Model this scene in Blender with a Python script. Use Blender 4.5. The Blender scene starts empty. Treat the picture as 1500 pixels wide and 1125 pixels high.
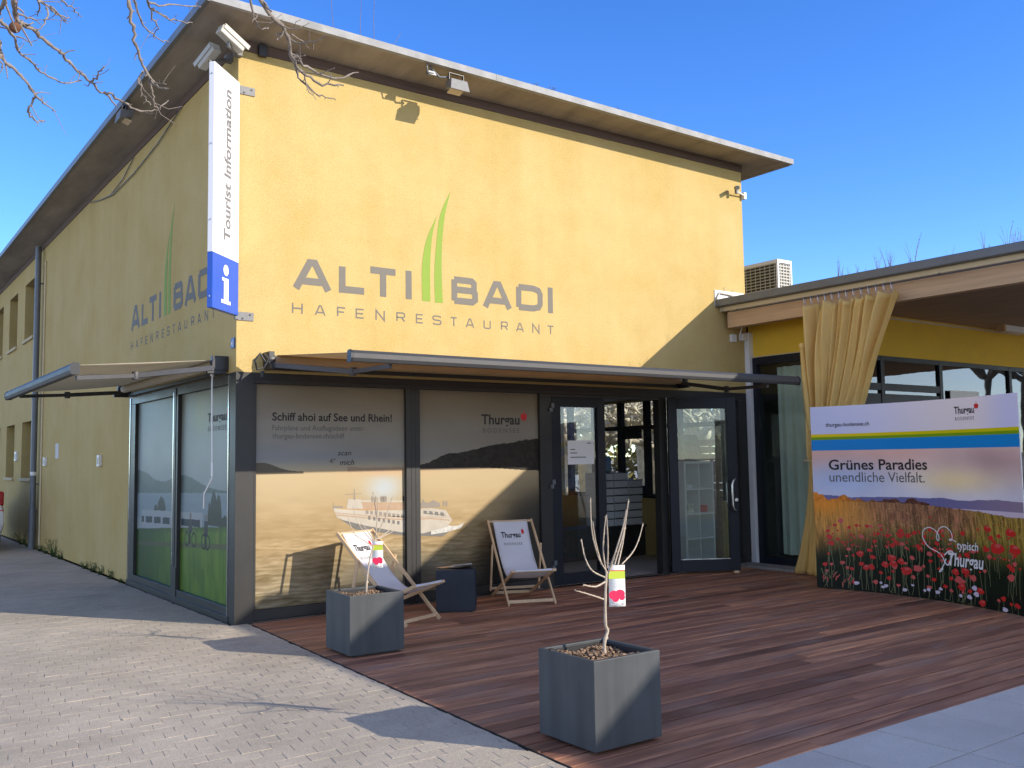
import bpy, bmesh, math, random
import numpy as np
from mathutils import Vector, Matrix
R_ = math.radians
random.seed(7)
rng = np.random.default_rng(7)
SC = bpy.context.scene
COL = SC.collection

# ---------------------------------------------------------------- camera
YAW, PITCH, ROLL = 0.62501, 0.07907, -0.01555
def cam_axes():
    f = Vector((math.sin(YAW)*math.cos(PITCH), math.cos(YAW)*math.cos(PITCH), math.sin(PITCH)))
    r = Vector((math.cos(YAW), -math.sin(YAW), 0)); u = r.cross(f)
    return (r*math.cos(ROLL)+u*math.sin(ROLL), -r*math.sin(ROLL)+u*math.cos(ROLL), f)
cr, cu, cf = cam_axes()
cd = bpy.data.cameras.new('camera'); cam = bpy.data.objects.new('camera', cd); COL.objects.link(cam)
cam.matrix_world = Matrix(((cr.x, cu.x, -cf.x, -3.298), (cr.y, cu.y, -cf.y, -9.342), (cr.z, cu.z, -cf.z, 1.6), (0, 0, 0, 1)))
cd.sensor_fit = 'HORIZONTAL'; cd.sensor_width = 36; cd.lens = 36*1381.34/1500
cd.clip_start = 0.05; cd.clip_end = 2000
SC.camera = cam

# ---------------------------------------------------------------- sky, sun, exposure
SUN = Vector((0.72, -1.075, 0.5)).normalized()
ELEV = math.asin(SUN.z); AZ = math.atan2(SUN.x, SUN.y)
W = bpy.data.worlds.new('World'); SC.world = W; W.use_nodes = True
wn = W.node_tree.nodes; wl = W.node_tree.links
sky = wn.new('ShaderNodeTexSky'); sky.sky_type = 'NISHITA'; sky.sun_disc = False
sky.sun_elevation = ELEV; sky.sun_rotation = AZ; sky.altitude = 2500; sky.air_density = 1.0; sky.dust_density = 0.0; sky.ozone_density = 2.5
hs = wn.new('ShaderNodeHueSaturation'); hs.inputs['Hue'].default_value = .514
# added tint: sky saturation raised ahead of the camera, lowered behind for neutral fill
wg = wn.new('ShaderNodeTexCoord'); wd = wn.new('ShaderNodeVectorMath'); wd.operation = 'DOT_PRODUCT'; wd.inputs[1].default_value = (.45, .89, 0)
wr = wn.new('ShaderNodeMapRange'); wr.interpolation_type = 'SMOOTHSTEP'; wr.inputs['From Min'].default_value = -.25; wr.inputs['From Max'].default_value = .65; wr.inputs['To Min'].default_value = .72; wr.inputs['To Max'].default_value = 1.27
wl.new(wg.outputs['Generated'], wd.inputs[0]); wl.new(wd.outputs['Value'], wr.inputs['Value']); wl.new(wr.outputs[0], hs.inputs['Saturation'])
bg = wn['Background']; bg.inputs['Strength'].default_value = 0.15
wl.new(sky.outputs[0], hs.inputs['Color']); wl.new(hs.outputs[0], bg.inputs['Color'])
sd = bpy.data.lights.new('sun', 'SUN'); sd.energy = 2.6; sd.angle = R_(0.5); sd.color = (1.0, 0.90, 0.76)
so = bpy.data.objects.new('sun', sd); COL.objects.link(so); so.location = (20, -30, 20)
so.rotation_euler = SUN.to_track_quat('Z', 'Y').to_euler()
SC.view_settings.view_transform = 'Standard'; SC.view_settings.look = 'None'
SC.view_settings.exposure = 1.2; SC.view_settings.gamma = 1.0; SC.view_settings.use_curve_mapping = False
SC.render.engine = 'CYCLES'
SC.cycles.use_denoising = True
SC.cycles.max_bounces = 8; SC.cycles.transparent_max_bounces = 16; SC.cycles.caustics_reflective = False; SC.cycles.caustics_refractive = False
SC.cycles.sample_clamp_indirect = 6

# ---------------------------------------------------------------- material helpers
def lin(c):
    return tuple(((x/255)/12.92 if x/255 <= .04045 else (((x/255)+.055)/1.055)**2.4) for x in c)
MATS = {}
def mat(name, col, rough=.6, metal=0., var=0., scale=4., bump=0., bscale=40., spec=.5, detail=5, stretch=None, attr=None, col2=None, island=0., bdist=.01, coat=0.):
    m = bpy.data.materials.new(name); m.use_nodes = True; MATS[name] = m
    nt = m.node_tree; n = nt.nodes; l = nt.links; b = n['Principled BSDF']
    b.inputs['Base Color'].default_value = (*col, 1); b.inputs['Roughness'].default_value = rough
    b.inputs['Metallic'].default_value = metal; b.inputs['Specular IOR Level'].default_value = spec
    if coat: b.inputs['Coat Weight'].default_value = coat; b.inputs['Coat Roughness'].default_value = .06
    tc = n.new('ShaderNodeTexCoord'); src = tc.outputs['Object']
    if stretch:
        mp = n.new('ShaderNodeMapping'); mp.inputs['Scale'].default_value = stretch; l.new(src, mp.inputs[0]); src = mp.outputs[0]
    cur = None
    if attr:
        a = n.new('ShaderNodeAttribute'); a.attribute_name = attr; cur = a.outputs['Color']
    if var or col2:
        t = n.new('ShaderNodeTexNoise'); t.inputs['Scale'].default_value = scale; t.inputs['Detail'].default_value = detail; t.inputs['Roughness'].default_value = .62
        l.new(src, t.inputs['Vector'])
        rp = n.new('ShaderNodeMapRange'); rp.inputs['From Min'].default_value = .3; rp.inputs['From Max'].default_value = .7
        l.new(t.outputs['Fac'], rp.inputs['Value'])
        mx = n.new('ShaderNodeMix'); mx.data_type = 'RGBA'
        if col2:
            mx.inputs['A'].default_value = (*col, 1); mx.inputs['B'].default_value = (*col2, 1); l.new(rp.outputs[0], mx.inputs['Factor'])
        else:
            mx.inputs['A'].default_value = (*[c*(1-var) for c in col], 1); mx.inputs['B'].default_value = (*[min(1, c*(1+var)) for c in col], 1)
            l.new(rp.outputs[0], mx.inputs['Factor'])
        if cur is not None:
            mm = n.new('ShaderNodeMix'); mm.data_type = 'RGBA'; mm.blend_type = 'MULTIPLY'; mm.inputs['Factor'].default_value = 1
            l.new(cur, mm.inputs['A']); l.new(mx.outputs['Result'], mm.inputs['B']); cur = mm.outputs['Result']
        else:
            cur = mx.outputs['Result']
        rr = n.new('ShaderNodeMapRange'); rr.inputs['To Min'].default_value = max(.03, rough-.08); rr.inputs['To Max'].default_value = min(1, rough+.08)
        l.new(t.outputs['Fac'], rr.inputs['Value']); l.new(rr.outputs[0], b.inputs['Roughness'])
    if island:
        g = n.new('ShaderNodeNewGeometry'); mr = n.new('ShaderNodeMapRange'); mr.inputs['To Min'].default_value = 1-island; mr.inputs['To Max'].default_value = 1+island
        l.new(g.outputs['Random Per Island'], mr.inputs['Value'])
        v = n.new('ShaderNodeVectorMath'); v.operation = 'SCALE'
        if cur is not None: l.new(cur, v.inputs[0])
        else: v.inputs[0].default_value = col
        l.new(mr.outputs[0], v.inputs['Scale']); cur = v.outputs[0]
    if cur is not None: l.new(cur, b.inputs['Base Color'])
    if bump:
        t2 = n.new('ShaderNodeTexNoise'); t2.inputs['Scale'].default_value = bscale; t2.inputs['Detail'].default_value = 6
        l.new(src, t2.inputs['Vector']); bp = n.new('ShaderNodeBump'); bp.inputs['Strength'].default_value = bump; bp.inputs['Distance'].default_value = bdist
        l.new(t2.outputs['Fac'], bp.inputs['Height']); l.new(bp.outputs[0], b.inputs['Normal'])
    return m
def glass_mat(name, tint, refl=.9, base=0.0):
    m = bpy.data.materials.new(name); m.use_nodes = True; n = m.node_tree.nodes; l = m.node_tree.links
    n.remove(n['Principled BSDF']); out = n['Material Output']
    tr = n.new('ShaderNodeBsdfTransparent'); tr.inputs[0].default_value = (*tint, 1)
    gl = n.new('ShaderNodeBsdfGlossy'); gl.inputs['Roughness'].default_value = .012; gl.inputs['Color'].default_value = (refl, refl, refl, 1)
    fr = n.new('ShaderNodeFresnel'); fr.inputs['IOR'].default_value = 1.5
    ad = n.new('ShaderNodeMath'); ad.operation = 'MULTIPLY_ADD'; ad.inputs[1].default_value = 1.0; ad.inputs[2].default_value = base; ad.use_clamp = True
    g = n.new('ShaderNodeNewGeometry')
    mi = n.new('ShaderNodeMapRange'); mi.inputs['To Min'].default_value = 1.5; mi.inputs['To Max'].default_value = 1/1.5; l.new(g.outputs['Backfacing'], mi.inputs['Value']); l.new(mi.outputs[0], fr.inputs['IOR'])
    l.new(fr.outputs[0], ad.inputs[0])
    mx = n.new('ShaderNodeMixShader'); l.new(ad.outputs[0], mx.inputs[0]); l.new(tr.outputs[0], mx.inputs[1]); l.new(gl.outputs[0], mx.inputs[2]); l.new(mx.outputs[0], out.inputs[0])
    # slight waviness of the pane
    t = n.new('ShaderNodeTexNoise'); t.inputs['Scale'].default_value = 1.3; tc = n.new('ShaderNodeTexCoord'); l.new(tc.outputs['Object'], t.inputs['Vector'])
    bp = n.new('ShaderNodeBump'); bp.inputs['Strength'].default_value = .03; bp.inputs['Distance'].default_value = .05; l.new(t.outputs['Fac'], bp.inputs['Height']); l.new(bp.outputs[0], gl.inputs['Normal'])
    MATS[name] = m; return m
def cloth_mat(name, col, trans=.4, col2=None, var=.06, scale=3., bump=.2, bscale=500, tcol=None, bdist=.002):
    m = mat(name, col, .85, 0, var, scale, bump, bscale, spec=.15, bdist=bdist)
    n = m.node_tree.nodes; l = m.node_tree.links; out = n['Material Output']; b = n['Principled BSDF']
    t = n.new('ShaderNodeBsdfTranslucent'); t.inputs[0].default_value = (*(tcol or col), 1)
    mx = n.new('ShaderNodeMixShader'); mx.inputs[0].default_value = trans
    l.new(b.outputs[0], mx.inputs[1]); l.new(t.outputs[0], mx.inputs[2]); l.new(mx.outputs[0], out.inputs[0])
    return m

# ---------------------------------------------------------------- mesh helpers
OFF = {}
class MB:
    def __init__(s): s.v = []; s.f = []; s.sm = []; s.mi = []
    def add(s, vs, fs, smooth=False, m=0):
        o = len(s.v); s.v += [tuple(v) for v in vs]
        for f in fs: s.f.append(tuple(o+i for i in f)); s.sm.append(smooth); s.mi.append(m)
        return s
    def quad(s, a, b, c, d, m=0): return s.add([a, b, c, d], [(0, 1, 2, 3)], False, m)
    def box(s, a, b, m=0):
        x0, y0, z0 = [min(p, q) for p, q in zip(a, b)]; x1, y1, z1 = [max(p, q) for p, q in zip(a, b)]
        return s.add([(x0,y0,z0),(x1,y0,z0),(x1,y1,z0),(x0,y1,z0),(x0,y0,z1),(x1,y0,z1),(x1,y1,z1),(x0,y1,z1)],
                     [(0,3,2,1),(4,5,6,7),(0,1,5,4),(1,2,6,5),(2,3,7,6),(3,0,4,7)], False, m)
    def obox(s, c, ux, uy, uz, m=0):
        c, ux, uy, uz = map(Vector, (c, ux, uy, uz))
        vs = [c+a*ux+b*uy+d*uz for d in (-1, 1) for a, b in ((-1,-1),(1,-1),(1,1),(-1,1))]
        return s.add(vs, [(0,3,2,1),(4,5,6,7),(0,1,5,4),(1,2,6,5),(2,3,7,6),(3,0,4,7)], False, m)
    def bar(s, p, q, w, h, up=(0,0,1), m=0):
        p, q, up = Vector(p), Vector(q), Vector(up); d = (q-p); L = d.length; d.normalize()
        sd_ = d.cross(up).normalized(); u = sd_.cross(d)
        return s.obox((p+q)/2, d*L/2, sd_*w/2, u*h/2, m)
    def tube(s, pts, r, n=8, cap=True, m=0, smooth=True):
        pts = [Vector(p) for p in pts]; k = len(pts)
        rs = r if isinstance(r, (list, tuple)) else [r]*k
        t0 = (pts[1]-pts[0]).normalized(); ref = Vector((0,0,1)) if abs(t0.z) < .9 else Vector((1,0,0))
        u = t0.cross(ref).normalized(); vs = []
        for i, p in enumerate(pts):
            t = (pts[min(i+1, k-1)]-pts[max(i-1, 0)]).normalized()
            u = (u-t*u.dot(t)).normalized(); w = t.cross(u)
            for j in range(n):
                a = 2*math.pi*j/n; vs.append(p+(u*math.cos(a)+w*math.sin(a))*rs[i])
        fs = [(i*n+j, i*n+(j+1) % n, (i+1)*n+(j+1) % n, (i+1)*n+j) for i in range(k-1) for j in range(n)]
        s.add(vs, fs, smooth, m)
        if cap: s.add(vs[:n], [tuple(range(n))[::-1]], False, m); s.add(vs[-n:], [tuple(range(n))], False, m)
        return s
    def lathe(s, prof, c=(0,0,0), n=24, m=0, axis='z', smooth=True):
        vs = []; k = len(prof)
        for r, z in prof:
            for j in range(n):
                a = 2*math.pi*j/n; x, y = r*math.cos(a), r*math.sin(a)
                q = (x, y, z) if axis == 'z' else ((z, x, y) if axis == 'x' else (x, z, y))
                vs.append((c[0]+q[0], c[1]+q[1], c[2]+q[2]))
        s.add(vs, [(i*n+j, i*n+(j+1) % n, (i+1)*n+(j+1) % n, (i+1)*n+j) for i in range(k-1) for j in range(n)], smooth, m)
        s.add(vs[:n], [tuple(range(n))[::-1]], False, m); s.add(vs[-n:], [tuple(range(n))], False, m); return s
    def sphere(s, c, r, n=12, k=8, m=0, jit=0.):
        prof = [(max(.001, r*math.sin(math.pi*i/k)), -r*math.cos(math.pi*i/k)) for i in range(k+1)]
        o = len(s.v); s.lathe(prof, c, n, m)
        if jit:
            for i in range(o, len(s.v)): s.v[i] = tuple(c_+(p-c_)*(1+random.uniform(-jit, jit)) for p, c_ in zip(s.v[i], c))
        return s
    def prism(s, poly, P, d, m=0, smooth=False):
        """poly: 2D outline; P(u,v)->3D; d: depth vector"""
        a = [Vector(P(u, v)) for u, v in poly]; b = [p+Vector(d) for p in a]; n = len(a)
        s.add(a+b, [tuple(range(n))[::-1], tuple(range(n, 2*n))], False, m)
        s.add(a+b, [(i, (i+1) % n, n+(i+1) % n, n+i) for i in range(n)], smooth, m); return s
    def grid(s, P, nu, nv, m=0, smooth=True):
        vs = [P(i/nu, j/nv) for j in range(nv+1) for i in range(nu+1)]
        return s.add(vs, [(j*(nu+1)+i, j*(nu+1)+i+1, (j+1)*(nu+1)+i+1, (j+1)*(nu+1)+i) for j in range(nv) for i in range(nu)], smooth, m)
    def build(s, name, mats, parent=None, bevel=0., loc=None, seg=2):
        o_ = Vector(loc) if loc is not None else (OFF.get(parent.name, Vector((0,0,0))) if parent else Vector((0,0,0)))
        me = bpy.data.meshes.new(name); me.from_pydata([tuple(Vector(v)-o_) for v in s.v], [], s.f)
        me.polygons.foreach_set('use_smooth', s.sm)
        for mm in (mats if isinstance(mats, (list, tuple)) else [mats]): me.materials.append(MATS[mm] if isinstance(mm, str) else mm)
        me.polygons.foreach_set('material_index', s.mi); me.update()
        ob = bpy.data.objects.new(name, me); COL.objects.link(ob)
        if parent: ob.parent = parent
        else: ob.location = o_
        OFF[ob.name] = o_
        if bevel:
            bm = bmesh.new(); bm.from_mesh(me); bmesh.ops.remove_doubles(bm, verts=bm.verts, dist=1e-5); bm.to_mesh(me); bm.free()
            b = ob.modifiers.new('bevel', 'BEVEL'); b.width = bevel; b.segments = seg; b.limit_method = 'ANGLE'; b.angle_limit = R_(40)
        return ob
def tag(o, label=None, cat=None, group=None, kind=None):
    if label: o['label'] = label
    if cat: o['category'] = cat
    if group: o['group'] = group
    if kind: o['kind'] = kind
    return o
def thing(name, label, cat, loc, group=None, rz=None):
    o = bpy.data.objects.new(name, None); COL.objects.link(o); o.location = loc; o.empty_display_size = .2
    o.rotation_euler.z = rz or 0; OFF[o.name] = Vector(loc) if rz is None else Vector((0,0,0))
    return tag(o, label, cat, group)
def copy_tree(o, parent=None):
    c = o.copy(); COL.objects.link(c); c.parent = parent
    for ch in list(o.children): copy_tree(ch, c)
    return c

# ---------------------------------------------------------------- lettering
_tc = {}
def glyphs(s, bold=0., space=1.):
    k = (s, bold, space)
    if k in _tc: return _tc[k]
    c = bpy.data.curves.new('t', 'FONT'); c.body = s; c.size = 1; c.offset = bold; c.space_character = space; c.resolution_u = 3; c.fill_mode = 'FRONT'
    o = bpy.data.objects.new('t', c); COL.objects.link(o); dg = bpy.context.evaluated_depsgraph_get()
    me = bpy.data.meshes.new_from_object(o.evaluated_get(dg)); vs = [(v.co.x, v.co.y) for v in me.vertices]; fs = [tuple(p.vertices) for p in me.polygons]
    bpy.data.objects.remove(o); bpy.data.curves.remove(c); bpy.data.meshes.remove(me)
    _tc[k] = (vs, fs); return vs, fs
def text(mb, s, u0, u1, v0, cap, P, bold=0., space=1., m=0, skew=0., ref='H'):
    """write s between u0 and u1 on baseline v0, capital height cap; P(u, v) gives the 3D point"""
    vs, fs = glyphs(s, bold, space); hv, _ = glyphs(ref, bold)
    ch = max(y for x, y in hv); x0 = min(x for x, y in vs); x1 = max(x for x, y in vs)
    sx = (u1-u0)/(x1-x0); sy = cap/ch
    mb.add([P(u0+(x-x0)*sx+skew*y*sy, v0+y*sy) for x, y in vs], fs, False, m)
STROKE = {
 'A': (1.12, [[(0,0),(.42,1),(.58,1),(1,0)], [(.2,.3),(.8,.3)]]), 'L': (.85, [[(0,1),(0,0),(1,0)]]), 'T': (.95, [[(0,1),(1,1)], [(.5,1),(.5,0)]]), 'I': (.0, [[(.5,0),(.5,1)]]),
 'B': (.95, [[(0,.53),(.86,.53),(.95,.62),(.95,.9),(.84,1),(0,1)], [(0,1),(0,0)], [(0,0),(.86,0),(1,.12),(1,.42),(.88,.53)]]),
 'D': (1., [[(0,0),(0,1)], [(0,1),(.68,1),(.92,.92),(1,.74),(1,.26),(.92,.08),(.68,0),(0,0)]]),
 'H': (.95, [[(0,0),(0,1)], [(1,0),(1,1)], [(0,.5),(1,.5)]]), 'F': (.85, [[(0,0),(0,1),(1,1)], [(0,.5),(.85,.5)]]), 'E': (.85, [[(1,0),(0,0),(0,1),(1,1)], [(0,.5),(.9,.5)]]),
 'N': (.95, [[(0,0),(0,1),(1,0),(1,1)]]), 'R': (.9, [[(0,0),(0,1),(.86,1),(1,.88),(1,.58),(.86,.46),(0,.46)], [(.6,.46),(1,0)]]),
 'S': (.9, [[(1,.85),(.88,1),(.12,1),(0,.88),(0,.64),(.12,.53),(.88,.47),(1,.36),(1,.12),(.88,0),(.12,0),(0,.15)]]), 'U': (.9, [[(0,1),(0,.14),(.14,0),(.86,0),(1,.14),(1,1)]])}
def ribbon(mb, pts, t, P, k, m=0):
    pts = [Vector((p[0], p[1])) for p in pts]; n = len(pts); L = []; Rr = []
    for i in range(n):
        d0 = (pts[i]-pts[i-1]).normalized() if i else (pts[1]-pts[0]).normalized()
        d1 = (pts[i+1]-pts[i]).normalized() if i < n-1 else d0
        n0 = Vector((-d0.y, d0.x)); n1 = Vector((-d1.y, d1.x)); mi = (n0+n1)
        mi = mi.normalized() if mi.length > 1e-6 else n0
        w = t/2/max(.35, mi.dot(n0)); L.append(pts[i]+mi*w); Rr.append(pts[i]-mi*w)
    vs = [P(p.x, p.y, k) for p in L]+[P(p.x, p.y, k) for p in Rr]
    mb.add(vs, [(i, n+i, n+i+1, i+1) for i in range(n-1)], False, m)
def letter(mb, ch, u0, u1, v0, h, t, P, m=0):
    w, strokes = STROKE[ch]
    for k, st in enumerate(strokes):
        ribbon(mb, [(u0+t/2+(u1-u0-t)*x if w else (u0+u1)/2, (v0+t/2+(h-t)*y) if (ch not in 'AIHNT' or 0 < y < 1) else ((v0 if y == 0 else v0+h) if not (ch == 'T' and y == 1) else v0+h-t/2)) for x, y in st] if not (ch == 'A') else
               [(u0+t*.55+(u1-u0-t*1.1)*x, v0+(h-t/2)*y if y else v0) for x, y in st], t, P, k, m)
def paint(ob_name, P, nu, nv, fn, matname, parent, flip=False, gain=1.):
    """a printed sheet: dense grid whose colour attribute holds the printed picture (fn works on u,v arrays, returns sRGB 0-255)"""
    mb = MB(); mb.grid(P, nu, nv)
    if flip: mb.f = [f[::-1] for f in mb.f]
    ob = mb.build(ob_name, matname, parent)
    u, v = np.meshgrid(np.linspace(0, 1, nu+1), np.linspace(0, 1, nv+1))
    c = np.clip(fn(u.ravel(), v.ravel()), 0, 255)/255.
    c = np.where(c <= .04045, c/12.92, ((c+.055)/1.055)**2.4)*gain
    a = ob.data.attributes.new('print', 'FLOAT_COLOR', 'POINT')
    a.data.foreach_set('color', np.concatenate([c, np.ones((len(c), 1))], 1).astype(np.float32).ravel())
    return ob
def vnoise(x, y, seed=0):
    xi = np.floor(x).astype(int); yi = np.floor(y).astype(int); fx = x-xi; fy = y-yi; fx = fx*fx*(3-2*fx); fy = fy*fy*(3-2*fy)
    def h(a, b):
        q = np.sin(a*127.1+b*311.7+seed*74.7)*43758.5453; return q-np.floor(q)
    return (h(xi,yi)*(1-fx)+h(xi+1,yi)*fx)*(1-fy)+(h(xi,yi+1)*(1-fx)+h(xi+1,yi+1)*fx)*fy
def fbm(x, y, o=4, seed=0):
    s = 0; a = .5
    for k in range(o): s = s+a*vnoise(x*2**k, y*2**k, seed+k); a *= .5
    return s/(1-.5**o)
def mixc(a, b, t): t = np.clip(t, 0, 1)[:, None]; return np.asarray(a, float)*(1-t)+np.asarray(b, float)*t
def sstep(a, b, x): t = np.clip((x-a)/(b-a), 0, 1); return t*t*(3-2*t)

# ---------------------------------------------------------------- materials
mat('ochre_plaster', (.74,.50,.165), .9, 0, .09, 1.6, .6, 90, spec=.2, detail=8)
mat('inner_plaster', (.62,.6,.55), .9, 0, .05, 2)
mat('letter_grey', (.165,.15,.125), .7, 0, .05, 3, spec=.3)
mat('letter_green', (.22,.32,.04), .7, 0, .05, 3, spec=.3)
mat('soffit', (.27,.235,.195), .9, 0, .28, 2.2, .3, 60, stretch=(1.6,.35,1), detail=8)
mat('zinc', (.31,.31,.305), .7, 0, .2, 6, spec=.3)
mat('dark_zinc', (.16,.17,.18), .5, .3, .12, 3)
mat('brown_timber', (.115,.07,.05), .8, 0, .25, 4, stretch=(.4,4,8))
mat('anthracite', (.034,.033,.032), .4, 0, .10, 2.5, .05, 300, spec=.3)
mat('door_blue', (.017,.019,.027), .42, 0, .1, 3, spec=.2)
mat('black_plastic', (.018,.018,.02), .45)
mat('dark_grey', (.07,.07,.075), .5, 0, .1, 4)
mat('steel', (.55,.55,.55), .25, 1, .06, 5)
mat('galvanised', (.17,.17,.17), .6, .2, .18, 18)
mat('white_paint', (.78,.78,.78), .5, 0, .04, 3)
mat('white_plastic', (.74,.74,.72), .4, 0, .03, 4)
mat('cream_plastic', (.45,.43,.37), .45, 0, .05, 4)
mat('sign_white', (.80,.81,.84), .25, 0, .02, 2)
mat('sign_blue', (.015,.09,.50), .25, 0, .05, 2)
mat('sign_text', (.17,.17,.18), .5)
mat('black_text', (.02,.018,.018), .6)
mat('grey_text', (.12,.11,.10), .6)
mat('red', (.62,.015,.02), .5)
mat('leaf_green', (.07,.14,.03), .7)
mat('pipe_grey', (.13,.145,.165), .45, .2, .12, 4)
mat('awning_bar', (.04,.04,.042), .55, 0, .06, 4)
cloth_mat('awning_cloth', (.62,.53,.40), .55, tcol=(.6,.47,.3))
cloth_mat('awning_cloth_pale', (.72,.68,.58), .4, tcol=(.7,.62,.45))
cloth_mat('curtain_cloth', (.92,.72,.30), .4, tcol=(.92,.70,.24), bump=.7, bscale=11, bdist=.012)
cloth_mat('chair_cloth', (.80,.80,.84), .3)
cloth_mat('net_curtain', (.62,.72,.62), .2, bscale=20)
mat('chair_wood', (.62,.43,.25), .55, 0, .16, 6, .1, 80, stretch=(1,1,.2))
mat('glulam', (.55,.37,.22), .6, 0, .18, 3, .1, 40, stretch=(6,.4,10))
mat('cream_board', (.66,.55,.36), .7, 0, .06, 3)
mat('wood_soffit', (.34,.22,.145), .75, 0, .25, 3, .1, 40, stretch=(5,.5,5))
mat('annex_yellow', (.80,.52,.05), .85, 0, .06, 2, .1, 200)
mat('cube_dark', (.03,.035,.046), .6, 0, .15, 5, .1, 200, spec=.25)
mat('fibre_cement', (.062,.067,.071), .5, 0, .2, 1.6, .1, 250, spec=.25, detail=9, stretch=(6,6,.35))
mat('soil', (.13,.085,.055), 1, 0, .3, 60, island=.6)
mat('sapling_bark', (.45,.37,.28), .8, 0, .22, 60, .3, 200)
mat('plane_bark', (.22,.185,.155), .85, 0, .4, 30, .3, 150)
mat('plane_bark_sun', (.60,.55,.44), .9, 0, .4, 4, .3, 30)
mat('twig_tip', (.45,.2,.1), .8)
mat('seed_ball', (.16,.07,.035), 1, 0, .4, 300, .8, 300)
mat('tag_white', (.8,.8,.8), .5); mat('tag_lime', (.52,.62,.05), .5); mat('tag_pink', (.75,.02,.09), .5); mat('tag_grey', (.5,.5,.48), .5)
mat('print', (.8,.8,.8), .45, 0, attr='print', spec=.5)
mat('film', (1,1,1), .4, 0, attr='print', spec=.2)
mat('paver', (.445,.385,.30), .92, 0, .10, 2.2, .4, 110, island=.05, spec=.25, detail=9)
mat('paver_bed', (.05,.045,.035), 1, 0, .35, 14, .4, 80)
mat('far_paving', (.42,.37,.30), .95, 0, .12, .8, .3, 30)
mat('slab', (.56,.535,.49), .8, 0, .06, 3, .25, 300, island=.035, detail=9)
mat('slab_joint', (.012,.011,.01), 1)
mat('kerb', (.30,.29,.27), .9, 0, .15, 20, .3, 100)
mat('floor_tile', (.5,.42,.34), .5, 0, .1, 3)
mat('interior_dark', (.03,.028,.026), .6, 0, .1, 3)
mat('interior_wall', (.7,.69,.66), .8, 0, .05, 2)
mat('box_grey', (.72,.70,.70), .7, 0, .06, 5, island=.1)
mat('shelf_white', (.78,.78,.74), .5)
mat('car_white', (.72,.73,.74), .25, 0, coat=.6); mat('car_glass', (.02,.022,.025), .1); mat('tyre', (.02,.02,.02), .8); mat('tail_light', (.35,.008,.012), .25)
mat('weed', (.055,.10,.025), .8, 0, .4, 20); mat('dry_stem', (.22,.14,.09), .9, 0, .4, 30)
mat('roof_green', (.10,.085,.055), 1, 0, .4, 6)
mat('stone_sill', (.52,.42,.24), .85, 0, .1, 5)
mat('num_blue', (.02,.035,.16), .4)
mat('trunk_bark', (.20,.17,.14), .9, 0, .4, 6, .4, 20)
glass_mat('glass', (.93,.96,.95)); glass_mat('dark_glass', (.30,.34,.33), .9, .06)
m_ = mat('deck_board', (.15,.075,.052), .55, 0, 0, 3, spec=.4)
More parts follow.
